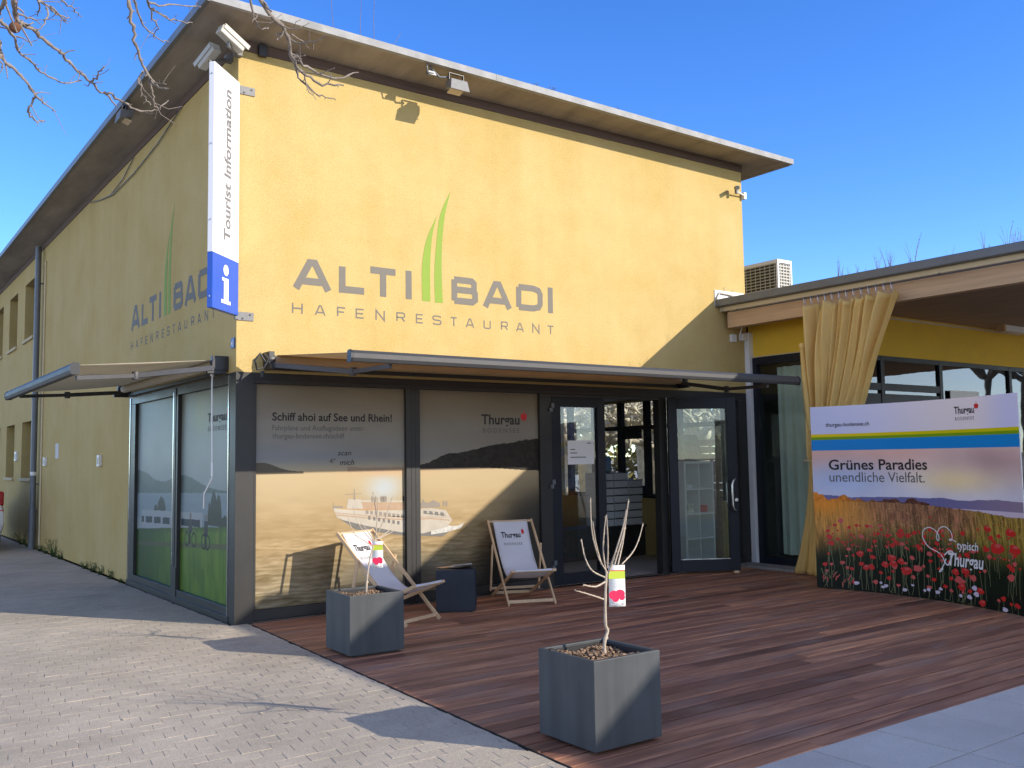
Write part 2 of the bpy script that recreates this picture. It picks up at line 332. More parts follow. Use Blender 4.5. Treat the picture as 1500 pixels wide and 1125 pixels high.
def deck_nodes(m):
    n = m.node_tree.nodes; l = m.node_tree.links; b = n['Principled BSDF']
    tc = n.new('ShaderNodeTexCoord'); g = n.new('ShaderNodeNewGeometry')
    mp = n.new('ShaderNodeMapping'); mp.inputs['Scale'].default_value = (.9, 9, 1); l.new(tc.outputs['Object'], mp.inputs[0])
    cb = n.new('ShaderNodeCombineXYZ'); ml = n.new('ShaderNodeMath'); ml.operation = 'MULTIPLY'; ml.inputs[1].default_value = 60
    l.new(g.outputs['Random Per Island'], ml.inputs[0]); l.new(ml.outputs[0], cb.inputs[0]); l.new(ml.outputs[0], cb.inputs[2]); l.new(cb.outputs[0], mp.inputs['Location'])
    t = n.new('ShaderNodeTexNoise'); t.inputs['Scale'].default_value = 1.0; t.inputs['Detail'].default_value = 8; t.inputs['Roughness'].default_value = .65; t.inputs['Distortion'].default_value = .7; l.new(mp.outputs[0], t.inputs['Vector'])
    r1 = n.new('ShaderNodeValToRGB'); cr_ = r1.color_ramp; cr_.elements[0].color = (*lin((108,74,57)), 1); cr_.elements[0].position = .26
    cr_.elements[1].color = (*lin((220,164,124)), 1); cr_.elements[1].position = .76
    e = cr_.elements.new(.5); e.color = (*lin((158,112,86)), 1); l.new(t.outputs['Fac'], r1.inputs[0])
    r2 = n.new('ShaderNodeValToRGB'); c2 = r2.color_ramp; c2.elements[0].color = (.45,.42,.42,1); c2.elements[1].color = (1.6,1.5,1.3,1)
    for p, c in ((.15, (.72,.66,.70)), (.5, (1.,.96,.95)), (.82, (1.05,1.0,1.0))): e = c2.elements.new(p); e.color = (*c, 1)
    l.new(g.outputs['Random Per Island'], r2.inputs[0])
    mx = n.new('ShaderNodeMix'); mx.data_type = 'RGBA'; mx.blend_type = 'MULTIPLY'; mx.inputs['Factor'].default_value = 1; l.new(r1.outputs[0], mx.inputs['A']); l.new(r2.outputs[0], mx.inputs['B'])
    # weathered grey blotches along the grain
    m3 = n.new('ShaderNodeMapping'); m3.inputs['Scale'].default_value = (.8, 3.2, 1); l.new(tc.outputs['Object'], m3.inputs[0])
    t3 = n.new('ShaderNodeTexNoise'); t3.inputs['Scale'].default_value = 1.6; t3.inputs['Detail'].default_value = 6; l.new(m3.outputs[0], t3.inputs['Vector'])
    r3 = n.new('ShaderNodeMapRange'); r3.inputs['From Min'].default_value = .5; r3.inputs['From Max'].default_value = .72; r3.inputs['To Max'].default_value = .6; l.new(t3.outputs['Fac'], r3.inputs['Value'])
    m4 = n.new('ShaderNodeMix'); m4.data_type = 'RGBA'; m4.inputs['B'].default_value = (*lin((150,128,116)), 1); l.new(r3.outputs[0], m4.inputs['Factor']); l.new(mx.outputs['Result'], m4.inputs['A'])
    l.new(m4.outputs['Result'], b.inputs['Base Color'])
    bp = n.new('ShaderNodeBump'); bp.inputs['Strength'].default_value = .15; bp.inputs['Distance'].default_value = .003; l.new(t.outputs['Fac'], bp.inputs['Height']); l.new(bp.outputs[0], b.inputs['Normal'])
    rr = n.new('ShaderNodeMapRange'); rr.inputs['To Min'].default_value = .45; rr.inputs['To Max'].default_value = .75; l.new(t.outputs['Fac'], rr.inputs['Value']); l.new(rr.outputs[0], b.inputs['Roughness'])
deck_nodes(m_)
def speckle(m, lo, hi, scale, amt):
    n = m.node_tree.nodes; l = m.node_tree.links; b = n['Principled BSDF']; s = b.inputs['Base Color'].links[0].from_socket
    tc = n.new('ShaderNodeTexCoord'); t = n.new('ShaderNodeTexNoise'); t.inputs['Scale'].default_value = scale; t.inputs['Detail'].default_value = 4; l.new(tc.outputs['Object'], t.inputs['Vector'])
    r = n.new('ShaderNodeMapRange'); r.inputs['From Min'].default_value = lo; r.inputs['From Max'].default_value = hi; r.inputs['To Min'].default_value = 1-amt; r.inputs['To Max'].default_value = 1+amt; l.new(t.outputs['Fac'], r.inputs['Value'])
    v = n.new('ShaderNodeVectorMath'); v.operation = 'SCALE'; l.new(s, v.inputs[0]); l.new(r.outputs[0], v.inputs['Scale']); l.new(v.outputs[0], b.inputs['Base Color'])
def stain_wall(m, base, pale, dark):
    """plaster: large cloudy patches, vertical weather streaks and a pale wash low down"""
    n = m.node_tree.nodes; l = m.node_tree.links; b = n['Principled BSDF']; tc = n.new('ShaderNodeTexCoord')
    a = n.new('ShaderNodeTexNoise'); a.inputs['Scale'].default_value = 1.1; a.inputs['Detail'].default_value = 9; a.inputs['Roughness'].default_value = .68; l.new(tc.outputs['Object'], a.inputs['Vector'])
    r = n.new('ShaderNodeValToRGB'); q = r.color_ramp; q.elements[0].position = .3; q.elements[0].color = (*dark, 1); q.elements[1].position = .72; q.elements[1].color = (*pale, 1); e = q.elements.new(.5); e.color = (*base, 1)
    l.new(a.outputs['Fac'], r.inputs[0])
    mp = n.new('ShaderNodeMapping'); mp.inputs['Scale'].default_value = (3.5, 3.5, .22); l.new(tc.outputs['Object'], mp.inputs[0])
    t = n.new('ShaderNodeTexNoise'); t.inputs['Scale'].default_value = 1.4; t.inputs['Detail'].default_value = 6; l.new(mp.outputs[0], t.inputs['Vector'])
    mr = n.new('ShaderNodeMapRange'); mr.inputs['From Min'].default_value = .35; mr.inputs['From Max'].default_value = .7; mr.inputs['To Min'].default_value = .97; mr.inputs['To Max'].default_value = 1.02; l.new(t.outputs['Fac'], mr.inputs['Value'])
    v = n.new('ShaderNodeVectorMath'); v.operation = 'SCALE'; l.new(r.outputs[0], v.inputs[0]); l.new(mr.outputs[0], v.inputs['Scale']); l.new(v.outputs[0], b.inputs['Base Color'])
stain_wall(MATS['ochre_plaster'], (.515,.38,.15), (.548,.42,.185), (.48,.34,.118))

for nm, sc_, am in (('ochre_plaster', 55, .07), ('paver', 130, .16), ('paver', .7, .10), ('slab', 160, .10), ('slab', 1.1, .07), ('fibre_cement', 5, .06)): speckle(MATS[nm], .35, .65, sc_, am)

# ================================================================ the setting
# ground sheet to the horizon
MB().quad((-900,-900,-.035),(900,-900,-.035),(900,900,-.035),(-900,900,-.035)).build('ground', 'far_paving'); tag(bpy.data.objects['ground'], kind='structure')
def deck_left(y): return .145+(y+.15)*.0514
# interlocking concrete pavers, every stone real, S-shaped ends
def pavers():
    mb = MB(); Lx, Wy = .18, .1175; g = .0027
    j0, j1 = int(-10.6/Wy), int(16/Wy)
    for j in range(j0, j1):
        y0 = j*Wy; lim = (deck_left(y0) if -6.05 < y0 < -.05 else (-.14 if y0 <= -6.05 else -.02))
        ox = (j % 2)*Lx/2+.02*math.sin(j*.37)
        x = -9.4+ox
        while x < lim-.03:
            x1 = min(x+Lx, lim-.008); a, b = x+g, x1-g; c, d = y0+.0013, y0+Wy-.0013
            z = random.gauss(0, .0006)-.004; s = -.011; e = .006
            tx, ty = random.gauss(0, .004), random.gauss(0, .003)
            def zz(px, py): return z+(px-(a+b)/2)*tx+(py-(c+d)/2)*ty
            o = [(a+s, c), (b+s*.5, c), (b-s*.2, (c+d)/2), (b-s, d), (a-s*.5, d), (a+s*.2, (c+d)/2)] if x1-x > .12 else [(a, c), (b, c), (b, d), (a, d)]
            cx, cy = (a+b)/2, (c+d)/2
            tp = [(cx+(px-cx)*(1-e*2/(b-a)*.5), cy+(py-cy)*(1-0)) for px, py in o]; n = len(o)
            mb.add([(px, py, zz(px, py)) for px, py in tp]+[(px, py, zz(px, py)-.0025) for px, py in o]+[(px, py, -.03) for px, py in o],
                   [tuple(range(n))]+[(i+n, (i+1) % n+n, (i+1) % n, i) for i in range(n)]+[(i+2*n, (i+1) % n+2*n, (i+1) % n+n, i+n) for i in range(n)])
            x += Lx
    tag(mb.build('paver_paving', 'paver'), kind='structure')
    MB().quad((-9.4,-10.6,-.0125),(.2,-10.6,-.0125),(.2,16,-.0125),(-9.4,16,-.0125)).build('paver_bedding', 'paver_bed'); tag(bpy.data.objects['paver_bedding'], kind='structure')
pavers()
def deck():
    mb = MB(); y = -.03; p = .1497; k = 0
    while y > -5.93:
        y1 = y-p; xl = deck_left((y+y1)/2); cuts = [xl]; x = xl+random.uniform(1.2, 3.8)
        while x < 6.6: cuts.append(x); x += random.uniform(2.4, 4.0)
        cuts.append(7.36 if y > -5.0 else 7.36)
        for a, b in zip(cuts, cuts[1:]):
            z = random.gauss(0, .0010); e = .005
            A, B, Cc, D = a+.0015, b-.0015, y1+.0088, y-.0088
            mb.add([(A,Cc,-.028),(B,Cc,-.028),(B,D,-.028),(A,D,-.028),(A,Cc,z-e),(B,Cc,z-e),(B,D,z-e),(A,D,z-e),(A,Cc+e,z),(B,Cc+e,z),(B,D-e,z),(A,D-e,z)],
                   [(0,1,5,4),(1,2,6,5),(2,3,7,6),(3,0,4,7),(4,5,9,8),(6,7,11,10),(5,6,10,9),(7,4,8,11),(8,9,10,11)])
        y = y1
    tag(mb.build('timber_deck', 'deck_board'), kind='structure')
    # dark base that shows in the joints, and the thin dark edging strip
    mb = MB(); mb.add([(.02-.0,0,-.029),(7.36,0,-.029),(7.36,-5.94,-.029),(-.15,-5.94,-.029)], [(0,3,2,1)])
    mb.bar((deck_left(-.1)-.006,-.1,-.014), (deck_left(-5.94)-.006,-5.94,-.014), .008, .03)
    tag(mb.build('deck_base', 'slab_joint'), kind='structure')
deck()
def slabs():
    mb = MB()
    for i in range(-3, 22):
        for j in range(0, 9):
            x, y = -.125+i*.6, -5.955-j*.6
            if i < 0 and j == 0: pass
            mb.box((x+.0045, y-.6+.0045, -.03), (x+.6-.0045, y-.0045, random.gauss(-.003, .0008)))
    tag(mb.build('slab_paving', 'slab'), kind='structure')
    MB().quad((-2,-11.4,-.012),(13.1,-11.4,-.012),(13.1,-5.95,-.012),(-2,-5.95,-.012)).build('slab_bedding', 'slab_joint'); tag(bpy.data.objects['slab_bedding'], kind='structure')
slabs()
tag(MB().box((7.362,-1.6,-.03),(7.72,.0,.035)).box((7.362,-7.7,-.03),(16,-1.602,-.001)).build('kerb_strip', 'kerb', bevel=.004), kind='structure')

# ================================================================ main building
BX = 7.8
bld = thing('restaurant_building', 'two-storey ochre plastered restaurant building with overhanging flat roof and grey lettering', 'building', (0, 0, 0))
def wall_grid(mb, P, us, vs, holes, depth):
    """outer sheet with openings; reveals run inwards by depth; P(u,v,d)"""
    for i in range(len(us)-1):
        for j in range(len(vs)-1):
            um, vm = (us[i]+us[i+1])/2, (vs[j]+vs[j+1])/2
            if any(a < um < b and c < vm < d for a, b, c, d in holes): continue
            mb.quad(P(us[i],vs[j],0), P(us[i+1],vs[j],0), P(us[i+1],vs[j+1],0), P(us[i],vs[j+1],0))
            mb.quad(P(us[i],vs[j],depth), P(us[i],vs[j+1],depth), P(us[i+1],vs[j+1],depth), P(us[i+1],vs[j],depth))
    for a, b, c, d in holes:
        for (u0,v0),(u1,v1) in (((a,c),(b,c)),((b,c),(b,d)),((b,d),(a,d)),((a,d),(a,c))):
            mb.quad(P(u0,v0,0), P(u0,v0,depth), P(u1,v1,depth), P(u1,v1,0))
mb = MB()
# front wall above the glazing
mb.box((0,0,2.522),(BX,.28,5.89))
# left wall: plain strip above the shop window, then full height with windows
YW = [(12.02,13.2),(14.2,15.38),(16.4,17.58),(18.6,19.78)]
holes = [(a,b,c,d) for a, b in YW for c, d in ((1.34,2.53),(4.27,5.5))]
ys = sorted({4.205, 22.} | {q for w in YW for q in w}); zs = [0.-.02, 1.34, 2.53, 4.27, 5.5, 5.89]
wall_grid(mb, lambda u, v, d: (d, u, v), ys, zs, holes, .28)
mb.quad((0,4.205,-.02),(0,4.205,2.522),(.28,4.205,2.522),(.28,4.205,-.02))
mb.quad((0,.28,2.522),(0,4.205,2.522),(0,4.205,5.89),(0,.28,5.89)); mb.quad((.28,.28,2.522),(.28,4.205,2.522),(0,4.205,2.522),(0,.28,2.522)); mb.quad((.28,.28,2.522),(.28,.28,5.89),(.28,4.205,5.89),(.28,4.205,2.522))
mb.box((.28,21.7,0),(BX,22,5.89)); mb.box((BX-.28,.28,2.522),(BX,21.7,5.89)); mb.box((BX-.28,4.4,0),(BX,21.7,2.52))
mb.box((BX-.28,.28,0),(BX,4.4,.92)); 
mb.build('wall', 'ochre_plaster', bld)
# brown timber wall plate under the roof
MB().box((-.012,-.012,5.892),(BX+.012,22.01,6.0)).build('wall_plate', 'brown_timber', bld)
# interior
mb = MB(); mb.box((.0,.0,-.028),(BX,21.7,.012)); mb.build('interior_floor', 'floor_tile', bld)
mb = MB(); mb.box((.29,.29,2.55),(BX-.29,21.6,2.62)); mb.box((.29,4.45,.014),(BX-.29,4.55,2.55)); mb.build('interior_wall', 'interior_wall', bld)
# roof slab
def rz(x): return 6.135-.0105*(x+.5)
O = .52
mb = MB(); x0, x1, y0, y1 = -.5, 8.38, -.52, 22.5; t = .062
mb.quad((x0,y0,rz(x0)),(x1,y0,rz(x1)),(x1,y1,rz(x1)),(x0,y1,rz(x0)), 2)
lo = lambda x, y: (x, y, rz(x)-t)
e = .014
mb.quad(lo(x0,y0),lo(0,y0),(0,0,6.001),(0,0,6.001), 0)
ins = [(0,0,6.001),(BX,0,6.001),(BX,22,6.001),(0,22,6.001)]
mb.add([lo(x0,y0),lo(x1,y0),lo(x1,y1),lo(x0,y1)]+ins, [(0,4,5,1),(1,5,6,2),(2,6,7,3),(3,7,4,0),(4,7,6,5)], False, 0)
# zinc edge, stands a little proud
seg = [(-.5,2.9),(2.903,5.9),(5.903,8.38)]
for a, b in seg: mb.add([(a,y0-e,rz(a)-t-.004),(b,y0-e,rz(b)-t-.004),(b,y0-e,rz(b)+.012),(a,y0-e,rz(a)+.012),(a,y0+.05,rz(a)-t-.004),(b,y0+.05,rz(b)-t-.004),(b,y0+.05,rz(b)+.012),(a,y0+.05,rz(a)+.012)], [(0,1,2,3),(3,2,6,7),(0,4,5,1),(1,5,6,2),(0,3,7,4)], False, 1)
mb.box((x0-e,y0-e,rz(x0)-t-.012),(x0+.03,y1,rz(x0)+.012),2); mb.box((x1-.03,y0+.06,rz(x1)-t-.004),(x1+e,y1,rz(x1)+.012),1)
mb.build('roof', ['soffit','zinc','dark_zinc'], bld)
# windows in the left wall
for k, (a, b, c, d) in enumerate(holes):
    fr = MB(); w = .07
    fr.box((.2,a,c),(.26,a+w,d)); fr.box((.2,b-w,c),(.26,b,d)); fr.box((.2,a+w,c),(.26,b-w,c+w)); fr.box((.2,a+w,d-w),(.26,b-w,d)); fr.box((.195,(a+b)/2-.04,c+w),(.25,(a+b)/2+.04,d-w))
    f = fr.build('window', 'door_blue', bld)
    MB().box((.225,a+w,c+w),(.235,b-w,d-w)).build('pane', 'car_glass', f)
    MB().box((-.045,a-.06,c-.05),(.2,b+.06,c+.012)).build('sill', 'stone_sill', f, bevel=.006)
# downpipe
dp = MB(); dp.tube([(-.1,11.04,.45),(-.1,11.04,5.93)], .055, 14); dp.tube([(-.1,11.04,-.01),(-.1,11.04,.72)], .066, 14); dp.lathe([(.072,0),(.074,.03),(.072,.06)], (-.1,11.04,.70), 14); dp.lathe([(.062,0),(.064,.02),(.062,.04)], (-.1,11.04,2.9), 14)
for z in (1.25, 3.3, 5.2): dp.bar((-.1,11.04,z),(.01,11.04,z),.02,.03)
d_ = dp.build('downpipe', 'pipe_grey', bld)
MB().lathe([(.058,0),(.058,.07)], (-.1,11.04,1.42), 14).build('sticker', 'white_plastic', d_)
# thin conduit beside the pipe
MB().tube([(-.02,10.72,.0),(-.02,10.72,5.6)], .014, 8).build('conduit', 'cream_board', bld)

# ---- shop-window frames. Front
def frame_front(xs, z0, z1, y=0.0): pass
fr = MB()
fr.box((-.004,-.006,-.02),(.19,.16,2.52))                      # corner post
fr.box((.192,-.004,2.41),(7.72,.12,2.518)); fr.box((.192,.0,.0),(4.05,.12,.118)); fr.box((.192,-.018,-.02),(4.05,.1,.0))
fr.box((1.958,-.004,.12),(2.138,.12,2.408)); fr.box((3.862,-.002,-.01),(4.048,.12,2.408))
fr.box((.192,.0,.12),(.216,.12,2.408))
for x in (2.02, 2.075): fr.box((x,-.0075,.0),(x+.006,-.003,2.5))
fr.box((5.93,-.003,-.01),(6.07,.12,2.408)); fr.box((7.56,-.003,-.01),(7.72,.12,2.408)); fr.box((6.072,.0,.0),(7.558,.12,.1)); fr.box((4.05,.0,2.372),(5.93,.11,2.408)); fr.box((4.05,.0,-.02),(5.93,.1,.012))
fr.box((.192,-.0075,2.455),(7.72,-.003,2.461))
# left
fr.box((0.0,.162,2.412),(.12,4.205,2.518)); fr.box((0.,.162,.06),(.12,4.205,.142)); fr.box((-.012,.162,-.02),(.1,4.205,.058)); fr.box((.0,4.1,.143),(.12,4.205,2.41)); fr.box((0.,.162,.143),(.12,.232,2.41)); fr.box((-.002,1.955,.143),(.12,2.165,2.41)); fr.box((0,3.888,.143),(.12,4.1,2.41))
fr.box((-.008,2.03,.06),(-.002,2.1,2.5)); fr.box((-.01,1.96,.0),(-.002,2.16,.40))
for z in (.062, .146): fr.box((-.006,.17,z),(.0,4.1,z+.005))
fr.build('shopfront_frame', 'anthracite', bld, bevel=.003)
for a_, b_ in (((-.0075,4.12,.0),(-.001,4.15,2.5)),((-.0085,2.105,.42),(-.0081,2.135,2.45)),((-.0075,.19,.0),(-.001,.215,2.5))): MB().box(a_, b_).build('frame_highlight', 'steel', bld)  # bright strips stand in for highlight lines along the side frame
# fixed prints behind the panes
def front_print(x, z):
    n = len(x); f1 = fbm(x*1.2, z*3, 4, 3); f2 = fbm(x*3+9, z*14, 4, 5)
    sky_ = mixc((168,150,118), (186,178,160), sstep(2.4, 1.9, z)); sky_ = mixc(sky_, (160,168,176), sstep(1.95, 1.6, z)*sstep(3.2, .9, x)*.7)
    sky_ = mixc(sky_, (236,214,165), sstep(1.66, 1.48, z)*sstep(3.4,2.,x)); sky_ += (f1[:,None]-.5)*26
    wat = mixc((232,204,150), (208,174,116), sstep(1.45, .85, z)); wat = mixc(wat, (172,152,110), sstep(.85,.2,z))
    rip = np.sin(z*120+f2*14+x*3)*sstep(1.2,.2,z); wat += rip[:,None]*17; wat += (f2[:,None]-.5)*60*sstep(1.6,.3,z)[:,None]; wat += (fbm(x*9, z*46, 3, 77)[:,None]-.5)*52*sstep(1.3,.5,z)[:,None]
    wat = mixc(wat, (118,112,98), sstep(.72,.3,z)*sstep(.3,1.2,x)*sstep(1.1,.0,np.abs(x-1.75)))
    dk = sstep(0, .5, (x-2.3)*.62-(z-.05)*.55); wat = mixc(wat, (40,38,35), dk*sstep(1.3,.85,z)); wat = mixc(wat, (100,94,80), sstep(3.2,3.8,x)*sstep(1.5,.9,z)*.8)
    c = np.where((z > 1.5)[:,None], sky_, wat)
    # sunset glow
    g = np.exp(-(((x-1.70)/.22)**2+((z-1.30)/.17)**2)); c = mixc(c, (216,228,236), g*.95)
    g = np.exp(-(((x-1.75)/.5)**2+((z-1.48)/.05)**2)); c = mixc(c, (246,196,140), g*.8)
    g = np.exp(-(((x-1.62)/.38)**2+((z-1.08)/.055)**2)); c = mixc(c, (248,178,104), g*.8)
    # far shore, left islet, hill on the right
    sh = 1.515+.03*fbm(x*6, x*0, 3, 8); c = mixc(c, (206,170,132), ((z < sh) & (z > 1.485) & (x > 1.25))*.8)
    li = 1.50+.10*np.exp(-((x-.28)/.22)**2); c = mixc(c, (120,108,86), ((z < li) & (z > 1.48) & (x < .75))*.9)
    hp = np.where(x < 2.14, -9, 1.535+.13*sstep(2.14,2.6,x)+.10*sstep(2.6,3.3,x)+.07*sstep(3.2,3.86,x)+.02*fbm(x*18, x*0+3, 4, 2)); hl = 1.50-.05*sstep(2.9,3.9,x)
    tex = fbm(x*26, z*30, 4, 11); hc = mixc((46,40,34), (98,88,74), tex*.8)
    m = ((z < hp) & (z > hl)); c = np.where(m[:,None], hc, c)
    g_ = c.mean(1, keepdims=True); c = c*.82+g_*.18
    return c
for a, b in ((.216,1.958),(2.138,3.862)):
    p = MB().box((a,.045,.12),(b,.06,2.408)).build('shop_window', 'interior_dark', bld)
    paint('window_print', lambda u, v, a=a, b=b: (a+(b-a)*u, .043, .12+2.288*v), 300, 380, lambda u, v, a=a, b=b: front_print(a+(b-a)*u, .12+2.288*v), 'film', p, gain=.56)
    win = p
    PF = lambda u, v, k=0: (u, .0405-.0004*k, v)
    if a < 1:
        t1 = MB(); text(t1, 'Schiff ahoi auf See und Rhein!', .40, 1.80, 2.035, .083, PF, bold=.018); t1.build('headline', 'black_text', win); t1 = MB(); text(t1, 'scan', 1.137, 1.29, 1.665, .055, PF, bold=.004, skew=.3); text(t1, 'mich', 1.161, 1.325, 1.56, .06, PF, bold=.004, skew=.3)
        ribbon(t1, [(1.05,1.60),(1.115,1.63)], .006, PF, 0); ribbon(t1, [(1.072,1.635),(1.05,1.60),(1.085,1.585)], .006, PF, 1)
        t1.build('hand_lettering', 'black_text', win)
        t2 = MB(); text(t2, 'Fahrpläne und Ausflugsideen unter:', .40, 1.455, 1.932, .055, PF); text(t2, 'thurgau-bodensee.ch/schiff', .401, 1.217, 1.848, .055, PF); t2.build('small_print', 'grey_text', win)
def apple(mb, cu_, cv, r, P, k=0):
    pts = [(cu_+r*(1+.10*math.cos(2*a))*math.sin(a)*1.02, cv+r*(.92*math.cos(a)-.16*max(0, math.cos(a))**6-.05*math.cos(2*a))) for a in [2*math.pi*i/28 for i in range(28)]]
    mb.add([P(u, v, k) for u, v in pts], [tuple(range(28))[::-1]])
    ribbon(mb, [(cu_-.05*r,cv+.85*r),(cu_+.1*r,cv+1.2*r),(cu_+.02*r,cv+1.5*r)], .16*r, P, k)
def brand_mark(parent, u0, u1, v0, cap, P, u_apple, v_apple, r, ub0, ub1, vb, capb):
    a = MB(); text(a, 'Thurgau', u0, u1, v0, cap, P, bold=.02); a.build('lettering', 'black_text', parent)
    a = MB(); text(a, 'BODENSEE', ub0, ub1, vb, capb, P, space=1.45); a.build('small_lettering', 'grey_text', parent)
    a = MB(); apple(a, u_apple, v_apple, r, P); a.build('apple_mark', 'red', parent)
brand_mark(win, 3.011, 3.577, 2.02, .118, PF, 3.642, 2.118, .052, 3.03, 3.575, 1.918, .055)
# the printed ship runs across both panes (cut at the mullion)
def ship_shape(pieces):
    for a, b, host in ((.216,1.958,0),(2.138,3.862,1)):
        hosts = [o for o in bld.children if o.name.startswith('shop_window')]
        for name, mt, poly, k in pieces:
            def clip(ps, lim, s):
                out = []
                for i in range(len(ps)):
                    p, q = ps[i-1], ps[i]; ip, iq = s*(p[0]-lim) >= 0, s*(q[0]-lim) >= 0
                    if ip != iq: t_ = (lim-p[0])/(q[0]-p[0]); out.append((lim, p[1]+(q[1]-p[1])*t_))
                    if iq: out.append(q)
                return out
            ps = clip(clip(poly, a+.002, 1), b-.002, -1)
            if len(ps) > 2: yield name, mt, ps, k, hosts[host]
mat('ship_white', (.40,.36,.295), .4, 0, .08, 9); mat('ship_warm', (.36,.24,.15), .4, 0, .12, 20); mat('ship_dark', (.22,.185,.15), .4); mat('ship_shadow', (.12,.115,.105), .4, 0, .2, 9, stretch=(1,1,6)); mat('wake', (.46,.45,.41), .4, 0, .25, 25)
SH = [('ship_shadow','ship_shadow',[(1.14,1.00),(1.35,.86),(1.95,.76),(2.45,.72),(2.60,.80),(2.3,.9),(1.5,.98)],0),
 ('ship_hull','ship_white',[(1.085,1.10),(1.20,1.085),(1.45,1.06),(1.96,1.045),(2.30,1.05),(2.50,1.02),(2.585,.90),(2.52,.83),(2.2,.77),(1.9,.80),(1.45,.90),(1.2,.97),(1.13,1.0)],1),
 ('ship_hull_band','ship_warm',[(1.12,1.035),(1.5,.985),(1.95,.945),(2.3,.94),(2.56,.905),(2.555,.893),(2.3,.925),(1.95,.93),(1.5,.97),(1.125,1.02)],2),
 ('ship_deckhouse','ship_warm',[(1.32,1.15),(1.96,1.12),(2.08,1.13),(2.08,1.045),(1.40,1.075),(1.32,1.09)],2),
 ('ship_wheelhouse','ship_white',[(1.26,1.19),(1.41,1.185),(1.44,1.08),(1.24,1.09)],3),
 ('ship_windows','ship_dark',[(1.45,1.065),(1.94,1.035),(1.94,1.005),(1.45,1.035)],3),
 ('ship_rail','ship_dark',[(2.12,1.10),(2.2,1.13),(2.26,1.11),(2.33,1.14),(2.42,1.10),(2.42,1.055),(2.12,1.06)],3),
 ('ship_bow_rail','ship_dark',[(1.08,1.125),(1.2,1.12),(1.2,1.10),(1.08,1.105)],3),
 ('ship_stern_windows','ship_dark',[(2.24,1.0),(2.50,.965),(2.50,.955),(2.24,.985)],3),
 ('ship_wake','wake',[(2.30,.80),(2.52,.84),(2.66,.83),(2.75,.86),(2.70,.80),(2.5,.765),(2.3,.75)],.5)]
_r = random.Random(8)
for i in range(9): x = 1.47+.055*i; SH.append(('ship_window','ship_dark',[(x,1.062-.016*i*.5),(x+.035,1.058-.016*i*.5),(x+.035,1.02-.016*i*.5),(x,1.024-.016*i*.5)],4))
SH = [q_ for q_ in SH if q_[0] != 'ship_windows']
for i in range(7): x = 1.5+.06*i; SH.append(('ship_hull_mark','ship_shadow',[(x,1.0-.012*i),(x+.03,.995-.012*i),(x+.03,.955-.012*i),(x,.96-.012*i)],3))
for i in range(4): x = 2.2+.075*i; SH.append(('ship_window','ship_shadow',[(x,1.03-.01*i),(x+.045,1.02-.01*i),(x+.05,.985-.012*i),(x,.99-.01*i)],4))
SH.append(('ship_rubbing_strip','ship_warm',[(1.11,1.055),(1.5,1.008),(1.95,.972),(2.57,.94),(2.57,.934),(1.95,.962),(1.5,.998),(1.11,1.046)],4))
SH.append(('ship_mast','ship_dark',[(1.33,1.30),(1.338,1.30),(1.345,1.18),(1.325,1.18)],4)); SH.append(('ship_mast','ship_dark',[(1.22,1.245),(1.42,1.25),(1.42,1.244),(1.22,1.238)],4.5)); SH.append(('ship_mast','ship_dark',[(1.085,1.16),(1.09,1.16),(1.092,1.08),(1.086,1.08)],4))
SH.append(('ship_canopy','ship_white',[(1.40,1.175),(1.96,1.15),(2.1,1.15),(2.1,1.135),(1.96,1.132),(1.4,1.155)],4))
for i in range(14):
    x = _r.uniform(1.45,2.5); z = 1.15-.03*max(0,x-2.1)-.02*(x-1.4) if x < 2.1 else 1.10-.1*(x-2.1); SH.append(('ship_passenger','ship_dark',[(x,z),(x+.02,z),(x+.022,z+.05),(x+.010,z+.07),(x-.002,z+.05)],5))
for name, mt, ps, k, host in ship_shape(SH):
    MB().add([(u, .0422-.0003*k, v) for u, v in ps], [tuple(range(len(ps)))]).build(name, mt, host)
